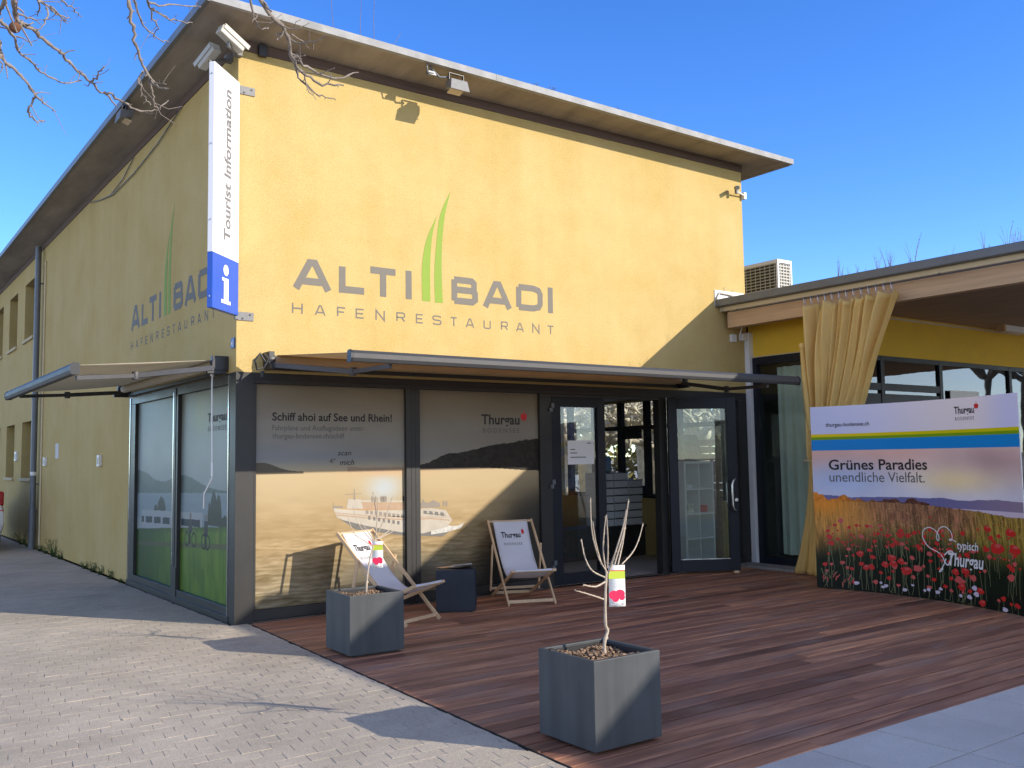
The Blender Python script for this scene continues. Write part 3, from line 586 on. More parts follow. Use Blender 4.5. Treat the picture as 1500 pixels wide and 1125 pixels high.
# left windows
def left_print(y, z):
    s = -y; f = fbm(s*2, z*4, 4, 21); c = mixc((150,158,152), (168,178,178), sstep(2.4,1.7,z)); c += (f[:,None]-.5)*22
    g = np.exp(-(((y-1.25)/.35)**2+((z-2.15)/.22)**2)); c = mixc(c, (196,192,120), g*.55)
    hp = 1.30+.16*np.exp(-((y-1.9)/.75)**2)+.22*sstep(2.4,3.9,y)+.02*fbm(s*9, s*0, 3, 4); c = np.where(((z < hp) & (z > 1.2))[:,None], mixc((92,108,104), (120,132,128), fbm(s*8, z*16, 4, 6)), c)
    c = np.where(((z < 1.30-.02*y) & (z > .9))[:,None], np.array((150,168,176.))+(fbm(s*3,z*40,3,9)[:,None]-.5)*14, c)
    # trees at the shore
    for cy, w, h in ((.78,.13,1.30),(.62,.10,1.27),(.92,.06,1.18),(.42,.16,1.05),(2.75,.20,1.20),(3.0,.1,1.1)):
        mt = z < .95+(h-.95)*np.sqrt(np.clip(1-((y-cy)/w)**2, 0, 1))+.05*(fbm(s*40, z*40, 3, 13)-.5); c = np.where((mt & (z > .93) & (np.abs(y-cy) < w))[:,None], mixc((52,60,50), (84,88,72), fbm(s*50, z*50, 3, 15)), c)
    # train
    tz = (z-.78)-(.02*(3.6-y)); tr = (y > 1.15) & (y < 3.66) & (tz > .0) & (tz < .23); tc_ = np.where((tz > .07)[:,None] & (tz < .15)[:,None] & ((np.mod(y*2.6,1) > .22))[:,None], (58,66,74.), (186,192,194.)); c = np.where(tr[:,None], tc_, c)
    top = .94-.055*np.clip(y-.3,0,4)+.015*fbm(s*12, s*0, 3, 30)
    gr = mixc((74,116,36), (140,176,56), fbm(s*9, z*3.2+s, 5, 17)); gr = mixc(gr, (150,160,70), sstep(.52,.75,fbm(s*46, z*5, 3, 18))*.55); gr = mixc(gr, (50,82,42), sstep(1.8,3.6,y)*.7); gr = mixc(gr, (66,84,40), sstep(.08,.0,top-z)*.5)
    c = np.where((z < top)[:,None], gr, c)
    pa = np.abs(z-(.66+.05*(1.9-y))) < .02+.012*f; c = mixc(c, (112,108,86), (pa & (z < top))*.8)
    # two cyclists
    for cy, h in ((1.58,1.04),(1.03,1.04)):
        for wy in ((-.13,.13) if cy > 1.3 else (-.05,.07)):
            rr = np.hypot(y-cy-wy, z-.745); c = np.where((np.abs(rr-.075) < .012)[:,None], (34,38,36.), c)
        b = (np.abs(y-cy) < .045+.02*np.sin(z*9)) & (z > .82) & (z < h-.07); c = np.where(b[:,None], (70,66,66.) if cy < 1.3 else (80,74,78.), c)
        b = (np.abs(y-cy-.02) < .03) & (z > .69) & (z < .84); c = np.where(b[:,None], (38,40,40.), c)
        b = np.hypot(y-cy, z-h+.03) < .035; c = np.where(b[:,None], (150,130,112.), c)
    return c
for a, b in ((2.165,3.888),(.232,1.955)):
    p = MB().box((.045,a,.143),(.06,b,2.41)).build('shop_window', 'interior_dark', bld)
    paint('window_print', lambda u, v, a=a, b=b: (.043, b+(a-b)*u, .143+2.267*v), 260, 340, lambda u, v, a=a, b=b: left_print(b+(a-b)*u, .143+2.267*v), 'film', p, gain=.54)
PL = lambda u, v, k=0: (.0405-.0004*k, -u, v)
brand_mark(p, -1.0, -.396, 2.052, .095, PL, -.335, 2.13, .05, -.995, -.396, 1.95, .05)
# lettering on the two plastered walls
def wall_logo(P):
    T = .078
    for ch, (a, b) in zip('ALTIBADI', [(.596,1.053),(1.135,1.478),(1.478,1.873),(1.965,2.043),(2.583,2.955),(3.019,3.465),(3.527,3.94),(4.021,4.107)]):
        if ch == 'A' and a < 1 or ch == 'B': big = MB()
        letter(big, ch, a, b, 3.437, .33, T, P)
        if ch == 'I': big.build('wall_lettering', 'letter_grey', bld)
    big = MB()
    for ch, (a, b) in zip('HAFENRESTAURANT', [(.594,.716),(.851,.979),(1.111,1.216),(1.334,1.441),(1.578,1.696),(1.842,1.955),(2.095,2.195),(2.318,2.438),(2.559,2.659),(2.774,2.9),(3.033,3.138),(3.289,3.394),(3.515,3.638),(3.768,3.881),(4.002,4.114)]): letter(big, ch, a, b, 3.168, .11, .016, P)
    big.build('wall_small_lettering', 'letter_grey', bld)
    gr = MB()
    def blade(L, Rr, k):
        n = len(L); gr.add([P(u, v, 0) for u, v in L]+[P(u, v, 0) for u, v in Rr], [(i, n+i, n+i+1, i+1) for i in range(n-1)])
    def sm(c, n=16):
        c = np.array(c); tt = np.linspace(0, len(c)-1, n); out = []
        for t in tt:
            i = min(int(t), len(c)-2); f = t-i; p0, p1, p2, p3 = c[max(i-1,0)], c[i], c[i+1], c[min(i+2,len(c)-1)]
            out.append(tuple(.5*((2*p1)+(-p0+p2)*f+(2*p0-5*p1+4*p2-p3)*f*f+(-p0+3*p1-3*p2+p3)*f**3)))
        return out
    blade(sm([(2.181,3.433),(2.179,3.8),(2.213,4.045),(2.27,4.225),(2.391,4.464)]), sm([(2.291,3.433),(2.292,3.8),(2.306,4.06),(2.332,4.25),(2.391,4.464)]), 0)
    blade(sm([(2.352,3.43),(2.349,3.82),(2.386,4.186),(2.44,4.5),(2.584,4.789)]), sm([(2.461,3.43),(2.448,3.83),(2.463,4.19),(2.504,4.5),(2.584,4.789)]), 1)
    gr.build('wall_emblem', 'letter_green', bld)
wall_logo(lambda u, v, k=0: (u, -.002-.0006*k, v))
wall_logo(lambda u, v, k=0: (-.002-.0006*k, 4.78-u, v))
# cables hanging on the left wall
mb = MB()
mb.tube([(-.02,1.93,5.88),(-.02,2.9,5.72),(-.02,4.1,5.63),(-.02,5.3,5.62),(-.02,6.2,5.74),(-.02,6.9,5.87)], .008, 6); mb.tube([(-.02,4.1,5.87),(-.02,4.7,5.71),(-.02,5.5,5.645),(-.02,6.2,5.74)], .007, 6)
mb.build('wall_cable', 'dark_grey', bld)
# glazed right-hand wall of the shop
mb = MB()
for y in (.3,1.25,1.98,2.62,3.3,3.98): mb.box((7.6,y,.922),(7.7,y+.09,2.52))
mb.box((7.605,.3,2.05),(7.695,4.05,2.12)); mb.box((7.605,.3,.922),(7.695,4.05,.99)); mb.box((7.605,2.1,.99),(7.69,2.58,1.12)); mb.box((7.605,2.2,1.9),(7.69,2.6,2.05))
mb.build('rear_window_frame', 'interior_dark', bld)
MB().box((7.645,.39,.99),(7.65,3.98,2.52)).build('rear_window_pane', 'glass', bld)

# ---- doors
dl = MB(); a, b, y = 4.052, 4.936, -.002
dl.box((a,y,.014),(a+.142,.075,2.37)); dl.box((b-.128,y,.014),(b,.075,2.37)); dl.box((a+.142,y,.014),(b-.128,.075,.15)); dl.box((a+.142,y,2.25),(b-.128,.075,2.37))
door = dl.build('door', 'door_blue', bld, bevel=.004)
MB().box((4.19,.03,.15),(4.812,.04,2.25)).build('pane', 'glass', door)
for z in (.22, 1.22, 2.18): MB().box((4.0,-.035,z),(4.045,-.004,z+.05)).box((4.03,-.03,z+.052),(4.075,-.004,z+.11)).build('hinge', 'pipe_grey', door, bevel=.004)
# open leaf, swung out on the right-hand post
H0 = Vector((6.03,-.06,0)); dd = Vector((.877,-.48,0)).normalized(); nn = Vector((-dd.y*-1, dd.x*-1, 0)); nn = Vector((dd.y, -dd.x, 0)).normalized()
def LP(u, d, z): return H0+dd*u+nn*d+Vector((0,0,z))
def lbox(mb, u0, u1, z0, z1, d0=-.036, d1=.036, m=0): mb.obox(LP((u0+u1)/2, (d0+d1)/2, (z0+z1)/2), dd*(u1-u0)/2, nn*(d1-d0)/2, Vector((0,0,(z1-z0)/2)), m)
mb = MB(); lbox(mb,0,.125,.03,2.4); lbox(mb,.83,.965,.03,2.4); lbox(mb,.1252,.8298,.03,.19); lbox(mb,.1252,.8298,2.25,2.4)
leaf = mb.build('door', 'door_blue', bld, bevel=.004); leaf['label'] = 'glazed door leaf swung wide open'
mb = MB(); lbox(mb,.1252,.8298,.19,2.25,-.005,.005); mb.build('pane', 'glass', leaf)
mb = MB(); lbox(mb,.13,.825,.19,.2,.0,.037); mb.build('glazing_bead', 'steel', leaf)
for s in (1,-1):
    mb = MB(); mb.tube([LP(.905,s*.036,1.27),LP(.9,s*.085,1.275),LP(.87,s*.098,1.255),LP(.855,s*.1,1.2),LP(.855,s*.1,.92),LP(.87,s*.098,.865),LP(.9,s*.085,.845),LP(.905,s*.036,.85)], .0165, 10); mb.build('handle', 'steel', leaf)
mb = MB(); mb.tube([LP(.93,.036,.99),LP(.93,.046,.99)], .024, 16); mb.build('lock', 'steel', leaf)
mb = MB(); lbox(mb,.86,.93,.001,.028,-.03,.06); tag(mb.build('door_wedge', 'chair_wood', loc=LP(.9,0,0)), 'small pale wooden wedge under the open glass door leaf', 'wedge')
MB().box((6.075,.03,.102),(7.557,.04,2.408)).build('sidelight_pane', 'glass', bld)
# white post at the end of the front
tag(MB().box((7.735,-.09,-.02),(7.83,-.004,3.42)).box((7.62,-.085,3.30),(7.733,-.004,3.40)).build('post', 'white_paint', bld, bevel=.004))
# poster in the door glass
ps = MB(); ps.box((4.318,.022,1.515),(4.755,.0285,1.82)); po = ps.build('door_notice', 'tag_white'); tag(po, 'white paper notice stuck inside the closed glass door', 'notice')
q = MB()
for u0, u1, v in ((4.36,4.44,1.70),(4.36,4.47,1.655),(4.36,4.62,1.60),(4.64,4.71,1.78)): q.box((u0,.0205,v),(u1,.0215,v+.012))
q.build('print_line', 'grey_text', po)

# ================================================================ annex with open terrace roof
ann = thing('terrace_pavilion', 'low flat-roofed terrace pavilion with yellow wall band, dark glazing and timber edge beam', 'pavilion', (7.74, 0, 0))
mb = MB(); zt, zb = 3.875, 3.765
outl = [(7.12,1.7),(7.12,-7.7),(5.53,-7.7),(5.53,-19),(19,-19),(19,1.7)]
def roofpoly(mb, ol, z0, z1, m=0): mb.prism(ol[::-1], lambda u, v: (u, v, z0), (0,0,z1-z0), m)
roofpoly(mb, [(7.12,-.004),(7.12,-7.7),(5.53,-7.7),(5.53,-19),(19,-19),(19,1.7),(BX+.003,1.7),(BX+.003,-.004)], zb, zt)
mb.build('roof_edge', 'pipe_grey', ann, bevel=.012)
mb = MB(); mb.box((7.22,-7.6,3.70),(7.27,-.006,3.763)); mb.build('cream_fascia', 'cream_board', ann)
mb = MB(); mb.box((7.275,-7.6,3.455),(7.41,-.10,3.69)); mb.build('edge_beam', 'glulam', ann, bevel=.004)
mb = MB(); roofpoly(mb, [(7.415,-.006),(7.415,-7.62),(5.6,-7.62),(5.6,-18.9),(18.9,-18.9),(18.9,1.6),(BX+.006,1.6),(BX+.006,-.006)], 3.60, 3.762); mb.build('soffit', 'wood_soffit', ann)
MB().box((5.62,-18.9,3.45),(5.72,-7.62,3.598)).build('edge_beam', 'glulam', ann)
MB().box((7.3,-18.5,3.88),(18.8,1.5,3.91)).build('roof_planting', 'roof_green', ann)
# yellow walls
MB().box((7.83,-1.5,3.06),(7.95,-.005,3.597)).box((7.952,-1.5,3.0),(18.5,-1.4,3.597)).build('wall', 'annex_yellow', ann)
MB().box((7.822,-1.51,3.045),(7.96,-.006,3.058)).box((7.96,-1.508,3.545),(13,-1.501,3.575)).build('wall_trim', 'cream_board', ann)
g = MB(); g.box((7.80,-.16,-.0),(7.90,-.006,3.04)); g.box((7.80,-1.5,-.0),(7.9,-1.42,3.04)); g.box((7.8,-1.418,2.93),(7.9,-.162,3.04)); g.box((7.8,-1.418,.0),(7.9,-.162,.12))
for x in (8.9, 10.44, 12.56, 14.6): g.box((x,-1.5,.0),(x+.085,-1.42,2.998))
g.box((7.902,-1.497,2.93),(18,-1.425,2.998)); g.box((7.902,-1.496,2.5),(10.44,-1.425,2.6)); g.box((7.902,-1.49,2.28),(10.44,-1.43,2.45)); g.box((7.902,-1.5,.0),(18,-1.425,.15))
g.build('window_frame', 'door_blue', ann)
MB().box((7.845,-1.418,.12),(7.85,-.162,2.93)).build('side_pane', 'glass', ann)
MB().box((7.905,-1.465,.15),(18,-1.46,2.93)).build('front_pane', 'dark_glass', ann)
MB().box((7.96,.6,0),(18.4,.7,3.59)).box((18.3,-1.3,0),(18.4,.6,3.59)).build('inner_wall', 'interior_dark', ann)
MB().box((7.83,-1.4,-.02),(18.4,1.5,.01)).build('floor', 'floor_tile', ann)
nc = MB(); nc.grid(lambda u, v: (7.95+.03*math.sin(u*34)+.012*math.sin(u*71), -.42-.98*u, .16+2.72*v), 90, 6); nc.build('net_curtain', 'net_curtain', ann)
MB().box((7.99,-.40,.14),(8.03,-.27,1.95)).build('inner_post', 'black_plastic', ann)
for (x, y) in ((5.66,-13.0),(5.66,-18.5),(12,-12),(12,-18.5),(18,-12)): MB().box((x-.07,y-.07,-.012),(x+.07,y+.07,3.597)).build('column', 'glulam', ann)
tl = MB(); tl.box((11.7,-1.9,3.50),(13.2,-1.78,3.597)); t_ = tl.build('tube_light', 'white_plastic', loc=(12.4,-1.84,3.597)); tag(t_, 'long white tube light fixed under the timber ceiling of the terrace', 'light'); 
MB().box((11.69,-1.905,3.49),(11.74,-1.775,3.6)).build('end_cap', 'chair_wood', t_)
n_ = MB().box((10.7,-1.51,2.30),(11.55,-1.503,2.55)).build('window_notice', 'tag_white'); tag(n_, 'pale notice on the restaurant window above the flower display wall', 'notice')
# curtain rail and curtain
rail = MB(); rail.tube([(7.14,-.3,3.665),(7.14,-7.4,3.665)], .011, 8)
for y in (-.35,-1.9,-3.4,-4.9,-6.4): rail.bar((7.14,y,3.665),(7.225,y,3.70),.012,.012)
tag(rail.build('curtain_rail', 'dark_grey', loc=(7.14,-.3,3.665)), 'thin dark metal curtain rail along the terrace roof edge', 'rail')
cur = thing('terrace_curtain', 'gathered yellow weatherproof curtain hanging from the terrace roof edge', 'curtain', (7.12, -2.0, 0))
def cur_pt(u, v):
    # v: 0 bottom .. 1 top; gathered towards the wall side low down
    z = .03+3.55*v
    if v > .42:
        t = (v-.42)/.58; t2 = t**.8; yl = -1.56+.04*t2; yr = -1.95-.98*t2
    else:
        t = 1-v/.42; yl = -1.56+.36*t**1.3; yr = -1.95-.35*t
    amp = (.035+.05*sstep(0,1,np.array([v]))[0])*(.75+.45*math.sin(u*8.3+.6))
    y = yl+(yr-yl)*u; ph = u*40+1.5*math.sin(u*7+.8)+.9*math.sin(v*3+u*4)+.35*math.sin(v*13+u*17)
    x = 7.12+amp*math.sin(ph)+.028*math.sin(u*97+v*2.2)*(.4+v)+.02*math.sin(v*11+u*9)+(.05*math.sin(u*11+v*4) if v < .42 else 0)
    if v > .97: z -= .05*abs(math.sin(u*22))
    return (x, y-.012*math.cos(ph), z)
mb = MB(); mb.grid(cur_pt, 200, 60); ob = mb.build('cloth', 'curtain_cloth', cur)
sol = ob.modifiers.new('solid', 'SOLIDIFY'); sol.thickness = .003
for k in range(13):
    u = (k+.3)/13; y = -1.53-1.38*u; r = MB()
    r.tube([(7.14,y,3.68),(7.12,y+.006,3.675),(7.116,y,3.62),(7.12,y-.004,3.545),(7.13,y-.008,3.62),(7.152,y-.006,3.672)], .0045, 6); r.build('curtain_hook', 'steel', cur)
rope = MB(); rope.tube([(7.07,-1.5,1.52),(7.05,-1.65,1.50),(7.08,-1.95,1.49),(7.17,-1.95,1.5),(7.2,-1.6,1.52),(7.07,-1.5,1.52)], .012, 6); rope.build('tie_rope', 'cream_board', cur)
roll = MB(); roll.tube([(7.06,-1.545,3.02),(7.07,-1.56,2.6),(7.06,-1.59,2.2),(7.08,-1.60,1.9)], [.03,.036,.033,.028], 10); roll.lathe([(.04,0),(.045,.03),(.03,.06)], (7.06,-1.545,3.0), 10); roll.build('rolled_edge', 'curtain_cloth', cur)

# ================================================================ pop-up display wall
dis = thing('display_wall', 'tall curved display wall printed with a poppy field and stripes in yellow, green and blue', 'display', (6.3, -3.4, 0))
def dx(y): d = y+3.3; return 6.44+.053*d-.153*d*d
Y0, Y1, ZH = -2.19, -4.80, 2.165
def dis_print(y, z):
    s = -(y-Y0); f = fbm(s*1.6, z*2.2, 4, 41)
    c = mixc((214,214,240), (236,224,226), sstep(.4,1.8,s)); c = mixc(c, (210,210,240), sstep(2.0,2.5,s))
    sk = mixc((216,212,226), (232,184,168), sstep(1.2,1.62,z)); sk = mixc(sk, (226,200,196), sstep(.9,1.9,s)*sstep(1.1,1.5,z)*.7)
    g = np.exp(-(((s-1.75)/.55)**2+((z-1.30)/.14)**2)); sk = mixc(sk, (255,228,172), g*.9); g = np.exp(-(((s-.35)/.5)**2+((z-1.28)/.2)**2)); sk = mixc(sk, (196,214,250), g*.8)
    g = np.exp(-(((s-2.3)/.5)**2+((z-1.52)/.13)**2)); sk = mixc(sk, (176,140,140), g*.5); sk += (f[:,None]-.5)*40
    c = np.where((z < 1.637)[:,None], sk, c)
    st = np.where((z < 1.835)[:,None]&(z > 1.80)[:,None], mixc((236,206,10),(206,196,10),sstep(0,2,s)), c); st = np.where((z <= 1.80)[:,None]&(z > 1.766)[:,None], (120,158,20.), st); st = np.where((z <= 1.766)[:,None]&(z > 1.637)[:,None], (20,134,206.), st); c = st
    # distant hills and water on the right, trees on the left
    hill = 1.075+.06*fbm(s*2.2, s*0+4, 3, 50); c = np.where(((z < hill) & (z > .98))[:,None], mixc((112,110,156),(146,128,150),sstep(1.4,2.6,s)), c)
    c = np.where(((z < 1.005+.0*s) & (s > 1.25))[:,None], np.array((206,190,206.)), c)
    tr = 1.04+.12*np.clip(fbm(s*7+1.5, s*0+.5, 4, 52)-.22, 0, 1)*1.6*sstep(1.45,1.05,s); tcol = mixc((226,134,40),(96,58,46),sstep(.2,.95,s)); tcol += (fbm(s*40,z*40,3,53)[:,None]-.5)*70
    c = np.where((z < tr)[:,None] & (s < 1.42)[:,None], tcol, c)
    top = 1.04-.05*sstep(.9,2.2,s)-.04*sstep(1.9,2.5,s)+.015*(fbm(s*30,s*0,3,54)-.5)
    fld = mixc((164,106,80),(126,96,64), fbm(s*30, z*6, 4, 55)); fld = mixc(fld, (196,140,60), sstep(.95,.1,s)*.7); fld = mixc(fld, (120,110,52), sstep(.9,.62,z)*sstep(.2,1.2,s)*.8)
    fld = mixc(fld, (24,36,24), sstep(.80,.42,z+.22*(fbm(s*4,z*5,3,57)-.5))*sstep(-.35,.55,s+.5*sstep(.6,.2,z))); fld = mixc(fld, (150,128,50), sstep(1.75,2.2,s)*sstep(.35,.7,z)*.75)
    gr = fbm(s*80+z*6, z*9, 3, 58); fld = fld*(.5+1.0*gr)[:,None]; sp = fbm(s*95, z*70, 2, 61); fld = mixc(fld, (214,176,110), sstep(.66,.8,sp)*sstep(.45,.8,z)*.55); gl = np.exp(-(((s-.42)/.32)**2+((z-.82)/.3)**2)); fld = mixc(fld, (236,160,72), gl*.6); gl2 = np.exp(-(((s-.1)/.3)**2+((z-1.0)/.12)**2)); fld = mixc(fld, (250,150,40), gl2*.75)
    fld = mixc(fld, (20,26,22), sstep(.3,.05,z)*.8)
    c = np.where((z < top)[:,None], fld, c)
    return c
def DP(y, z, d=0.): # d: distance in front of the printed face
    e = .002; t = Vector((dx(y-e)-dx(y+e), -2*e, 0)).normalized(); n = Vector((t.y, -t.x, 0)); return Vector((dx(y), y, z))+n*d
paint('print_panel', lambda u, v: DP(Y0+(Y1-Y0)*u, .012+(ZH-.012)*v), 520, 440, lambda u, v: dis_print(Y0+(Y1-Y0)*u, .012+(ZH-.012)*v), 'film', dis, gain=1.05)
bk = MB(); N = 40; pts = [Y0+(Y1-Y0)*i/N for i in range(N+1)]
for y_a, y_b in zip(pts, pts[1:]): bk.quad(DP(y_a,.012,-.012), DP(y_a,ZH,-.012), DP(y_b,ZH,-.012), DP(y_b,.012,-.012)); bk.quad(DP(y_a,ZH,0), DP(y_b,ZH,0), DP(y_b,ZH,-.012), DP(y_a,ZH,-.012))
bk.quad(DP(Y0,.012,-.012),DP(Y0,.012,0),DP(Y0,ZH,0),DP(Y0,ZH,-.012)); bk.quad(DP(Y1,.012,0),DP(Y1,.012,-.012),DP(Y1,ZH,-.012),DP(Y1,ZH,0)); bk.build('back_panel', 'white_plastic', dis)
fm = MB()
for y in (-2.4,-3.4,-4.5): fm.tube([DP(y,.0,-.05),DP(y,ZH-.05,-.05)], .015, 8); fm.tube([DP(y,.02,-.05),DP(y,.02,-.45)], .015, 8); fm.tube([DP(y,.02,-.45),DP(y,1.4,-.05)], .01, 8)
fm.build('stand', 'steel', dis)
DPt = lambda u, v, k=0: DP(-u, v, .0025+.0004*k)
t = MB(); text(t, 'thurgau-bodensee.ch', 2.367, 2.90, 1.922, .045, DPt, bold=.012); t.build('web_address', 'black_text', dis); t = MB(); text(t, 'Grünes Paradies', 2.385, 3.605, 1.412, .118, DPt, bold=.018); t.build('headline', 'black_text', dis)
t = MB(); text(t, 'unendliche Vielfalt.', 2.388, 3.566, 1.27, .112, DPt); t.build('subline', 'grey_text', dis)
brand_mark(dis, 3.985, 4.243, 2.0, .075, DPt, 4.272, 2.07, .03, 3.995, 4.237, 1.93, .035)
# poppies and other blossoms printed large in the foreground
def blossoms():
    r_ = random.Random(12); red = MB(); pink = MB(); wht = MB(); stm = MB()
    def blob(mb, s, z, r, sq=.75, k=0):
        n = 14; ph = r_.uniform(0, 6); pts = [(s+r*(1+.18*math.sin(3*a+ph)+.1*r_.uniform(-1,1))*math.cos(a), z+r*sq*(1+.15*math.sin(2*a+ph))*math.sin(a)) for a in [2*math.pi*i/n for i in range(n)]]
        mb.add([DPt(u, v, k) for u, v in pts], [tuple(range(n))])
    L = [(4.62,.80,.065),(4.44,.63,.09),(4.66,.64,.08),(4.33,.82,.05),(4.37,.73,.035),(4.30,.61,.045),(3.94,.26,.06),(4.02,.36,.055),(3.90,.34,.05),(4.12,.30,.045),(4.20,.18,.05),(3.97,.19,.055),(4.07,.16,.03),(4.22,.06,.05),(4.6,.36,.05),(4.66,.10,.04),
         (3.10,.42,.06),(2.72,.44,.05),(2.85,.30,.045),(3.02,.34,.05),(3.12,.36,.055),(3.22,.39,.05),(3.28,.29,.075),(3.42,.33,.06),(3.46,.56,.035),(3.36,.44,.035),(3.58,.50,.04),(3.22,.68,.045),(3.32,.68,.04),(3.12,.56,.035),(2.86,.76,.028),(2.62,.66,.02),(3.68,.62,.035),(3.84,.56,.045),(3.52,.62,.035),(3.76,.76,.03),(3.88,.72,.03),(4.05,.53,.04),(3.6,.76,.03),(3.72,.5,.05),(2.36,.60,.025),(2.34,.42,.02)]
    L += [(r_.uniform(2.28,4.72), .10+.72*r_.random(), r_.uniform(.016,.04)) for _ in range(95)]
    k = 0
    for s, z, r in L:
        blob(red if r_.random() < .72 else pink, s, z, r*.9, .72, 1+k % 3); k += 1
        ribbon(stm, [(s,z-r*.6),(s+r_.uniform(-.02,.02),z-.14),(s+r_.uniform(-.04,.04),max(.03,z-.3))], .006, DPt, 0)
        if r > .045: blob(pink, s+r*.15, z+r*.3, r*.42, .5, 5)
    for i in range(190):
        z = .52+abs(r_.gauss(0,.16)); s = r_.uniform(2.3,4.7)
        if z < .95: blob(red if r_.random() < .6 else pink, s, z, r_.uniform(.006,.017)*(1.25-z*.6), .8, 1+i % 3)
    for s, z in ((3.50,.10),(3.55,.115),(3.66,.10),(3.7,.14),(3.95,.10),(4.06,.10),(4.13,.20),(4.15,.14),(3.25,.08),(3.02,.10),(2.96,.13),(2.66,.10),(3.35,.14),(4.5,.04),(2.98,.085)): blob(wht, s, z, r_.uniform(.018,.035), .7, 4)
    for i in range(26):
        s = r_.uniform(2.25,2.62); z = r_.uniform(.03,.16)+(.05 if s < 2.45 else 0); a = r_.uniform(-.7,.7); l_ = r_.uniform(.03,.08)
        ribbon(pink if i % 2 else stm, [(s,z),(s+l_*math.sin(a),z+l_*math.cos(a))], .010, DPt, i % 3)
    mat('poppy_red', (.60,.02,.018), .45); mat('poppy_pink', (.62,.10,.09), .45); mat('blossom_white', (.66,.58,.70), .45); mat('printed_stem', (.16,.17,.08), .45)
    stm.build('printed_stems', 'printed_stem', dis); red.build('printed_poppies', 'poppy_red', dis); pink.build('printed_pink_petals', 'poppy_pink', dis); wht.build('printed_white_blossom', 'blossom_white', dis)
blossoms()
sc_ = MB(); PQ = lambda u, v, k=0: DP(-u, v, .0045+.0004*k)
def crv(c, n=60):
    c = np.array(c); out = []
    for t in np.linspace(0, len(c)-1, n):
        i = min(int(t), len(c)-2); f = t-i; p0, p1, p2, p3 = c[max(i-1,0)], c[i], c[i+1], c[min(i+2,len(c)-1)]
        out.append(tuple(.5*((2*p1)+(-p0+p2)*f+(2*p0-5*p1+4*p2-p3)*f*f+(-p0+3*p1-3*p2+p3)*f**3)))
    return out
def hp(x, y): return (3.41+x/1000.0, .863-y/1087.0)
ribbon(sc_, crv([hp(290,575),hp(330,545),hp(310,580),hp(285,585),hp(330,530),hp(355,480),hp(345,430),hp(290,370),hp(170,315),hp(110,240),hp(95,180),hp(110,120),hp(170,85),hp(240,100),hp(290,150),hp(302,205),hp(285,230),hp(272,190),hp(290,125),hp(330,75),hp(390,65),hp(450,110),hp(470,170),hp(455,215),hp(430,210),hp(450,200),hp(515,225)], 130), .010, PQ, 0)
def word(s, u0, u1, v0, cap, skew, bold): text(sc_, s, u0, u1, v0, cap, lambda u, v, k=1: PQ(u, v, 2), bold=bold, skew=skew)
word('typisch', 3.93, 4.20, .582, .085, .12, .012); word('Thurgau', 3.80, 4.25, .403, .135, .15, .02)
ribbon(sc_, crv([hp(380,430),hp(365,470),hp(400,500),hp(440,430),hp(470,350),hp(420,340),hp(360,390)], 30), .014, PQ, 3)
sc_.build('slogan', 'tag_white', dis)

# ================================================================ awnings
def awning(name, label, loc, to, L, proj, z_roll, z_bar, bar0, bar1, clothmat, el, shade):
    """to(a, d, z): a along the wall, d out from the wall"""
    aw = thing(name, label, 'awning', loc)
    a0, a1 = L
    r = MB(); r.tube([to(a0,.1,z_roll),to(a1,.1,z_roll)], .048, 14); r.build('roller', clothmat, aw)
    br = MB()
    for a in (a0-.05, a1+.05): br.bar(to(a,.0,z_roll+.005),to(a,.17,z_roll+.005),.06,.15); br.tube([to(a-.035,.1,z_roll),to(a+.035,.1,z_roll)], .075, 16); br.bar(to(a,.02,z_roll-.08),to(a,.22,z_roll-.08),.05,.05)
    br.bar(to(a0,.03,z_roll-.078),to(a1,.03,z_roll-.078),.05,.04)
    br.build('bracket', 'black_plastic', aw, bevel=.004)
    b = MB(); prof = [(-.035,-.05),(.03,-.055),(.045,-.02),(.045,.02),(.02,.05),(-.03,.045)]
    P0 = lambda u, v: to(bar0, proj+u, z_bar+v); ex = Vector(to(bar1,0,0))-Vector(to(bar0,0,0)); b.prism(prof, P0, ex); b.build('front_bar', 'awning_bar', aw, bevel=.008)
    for s, a in ((0,bar0),(1,bar1)): e = MB(); e.prism([(u*1.08,v*1.08) for u, v in prof], lambda u, v, a=a: to(a+(-.012 if (bar1 > bar0) == (s == 0) else 0), proj+u, z_bar+v), Vector(to(.012,0,0))-Vector(to(0,0,0))); e.build('end_cap', 'black_plastic', aw)
    c = MB(); c0, c1 = max(a0,bar0+.03), min(a1,bar1-.05)
    def CP(u, v):
        aa = (a0+.03)*(1-v)+(bar0+.04)*v; ab = (a1-.03)*(1-v)+(bar1-.06)*v
        sag = .035*math.sin(math.pi*v)*(.6+.4*math.sin(u*7))*math.sin(math.pi*min(1,max(0,u)))**.3
        return to(aa+(ab-aa)*u, .1+(proj-.1)*v, z_roll+.048+(z_bar+.03-z_roll-.048)*v-sag-.012*math.sin(u*26)*v*(1-v))
    c.grid(CP, 60, 14); o = c.build('cloth', clothmat, aw); s_ = o.modifiers.new('solid','SOLIDIFY'); s_.thickness = .002
    for (h, e, t) in el:
        ar = MB(); ar.bar(h, e, .038, .05); ar.tube([Vector(e)+Vector((0,0,-.04)),Vector(e)+Vector((0,0,.04))], .034, 12); ar.bar(e, t, .03, .04); ar.bar(t, Vector(t)+Vector((0,0,.07)), .03, .03)
        ar.build('folding_arm', 'dark_grey', aw, bevel=.003)
    return aw
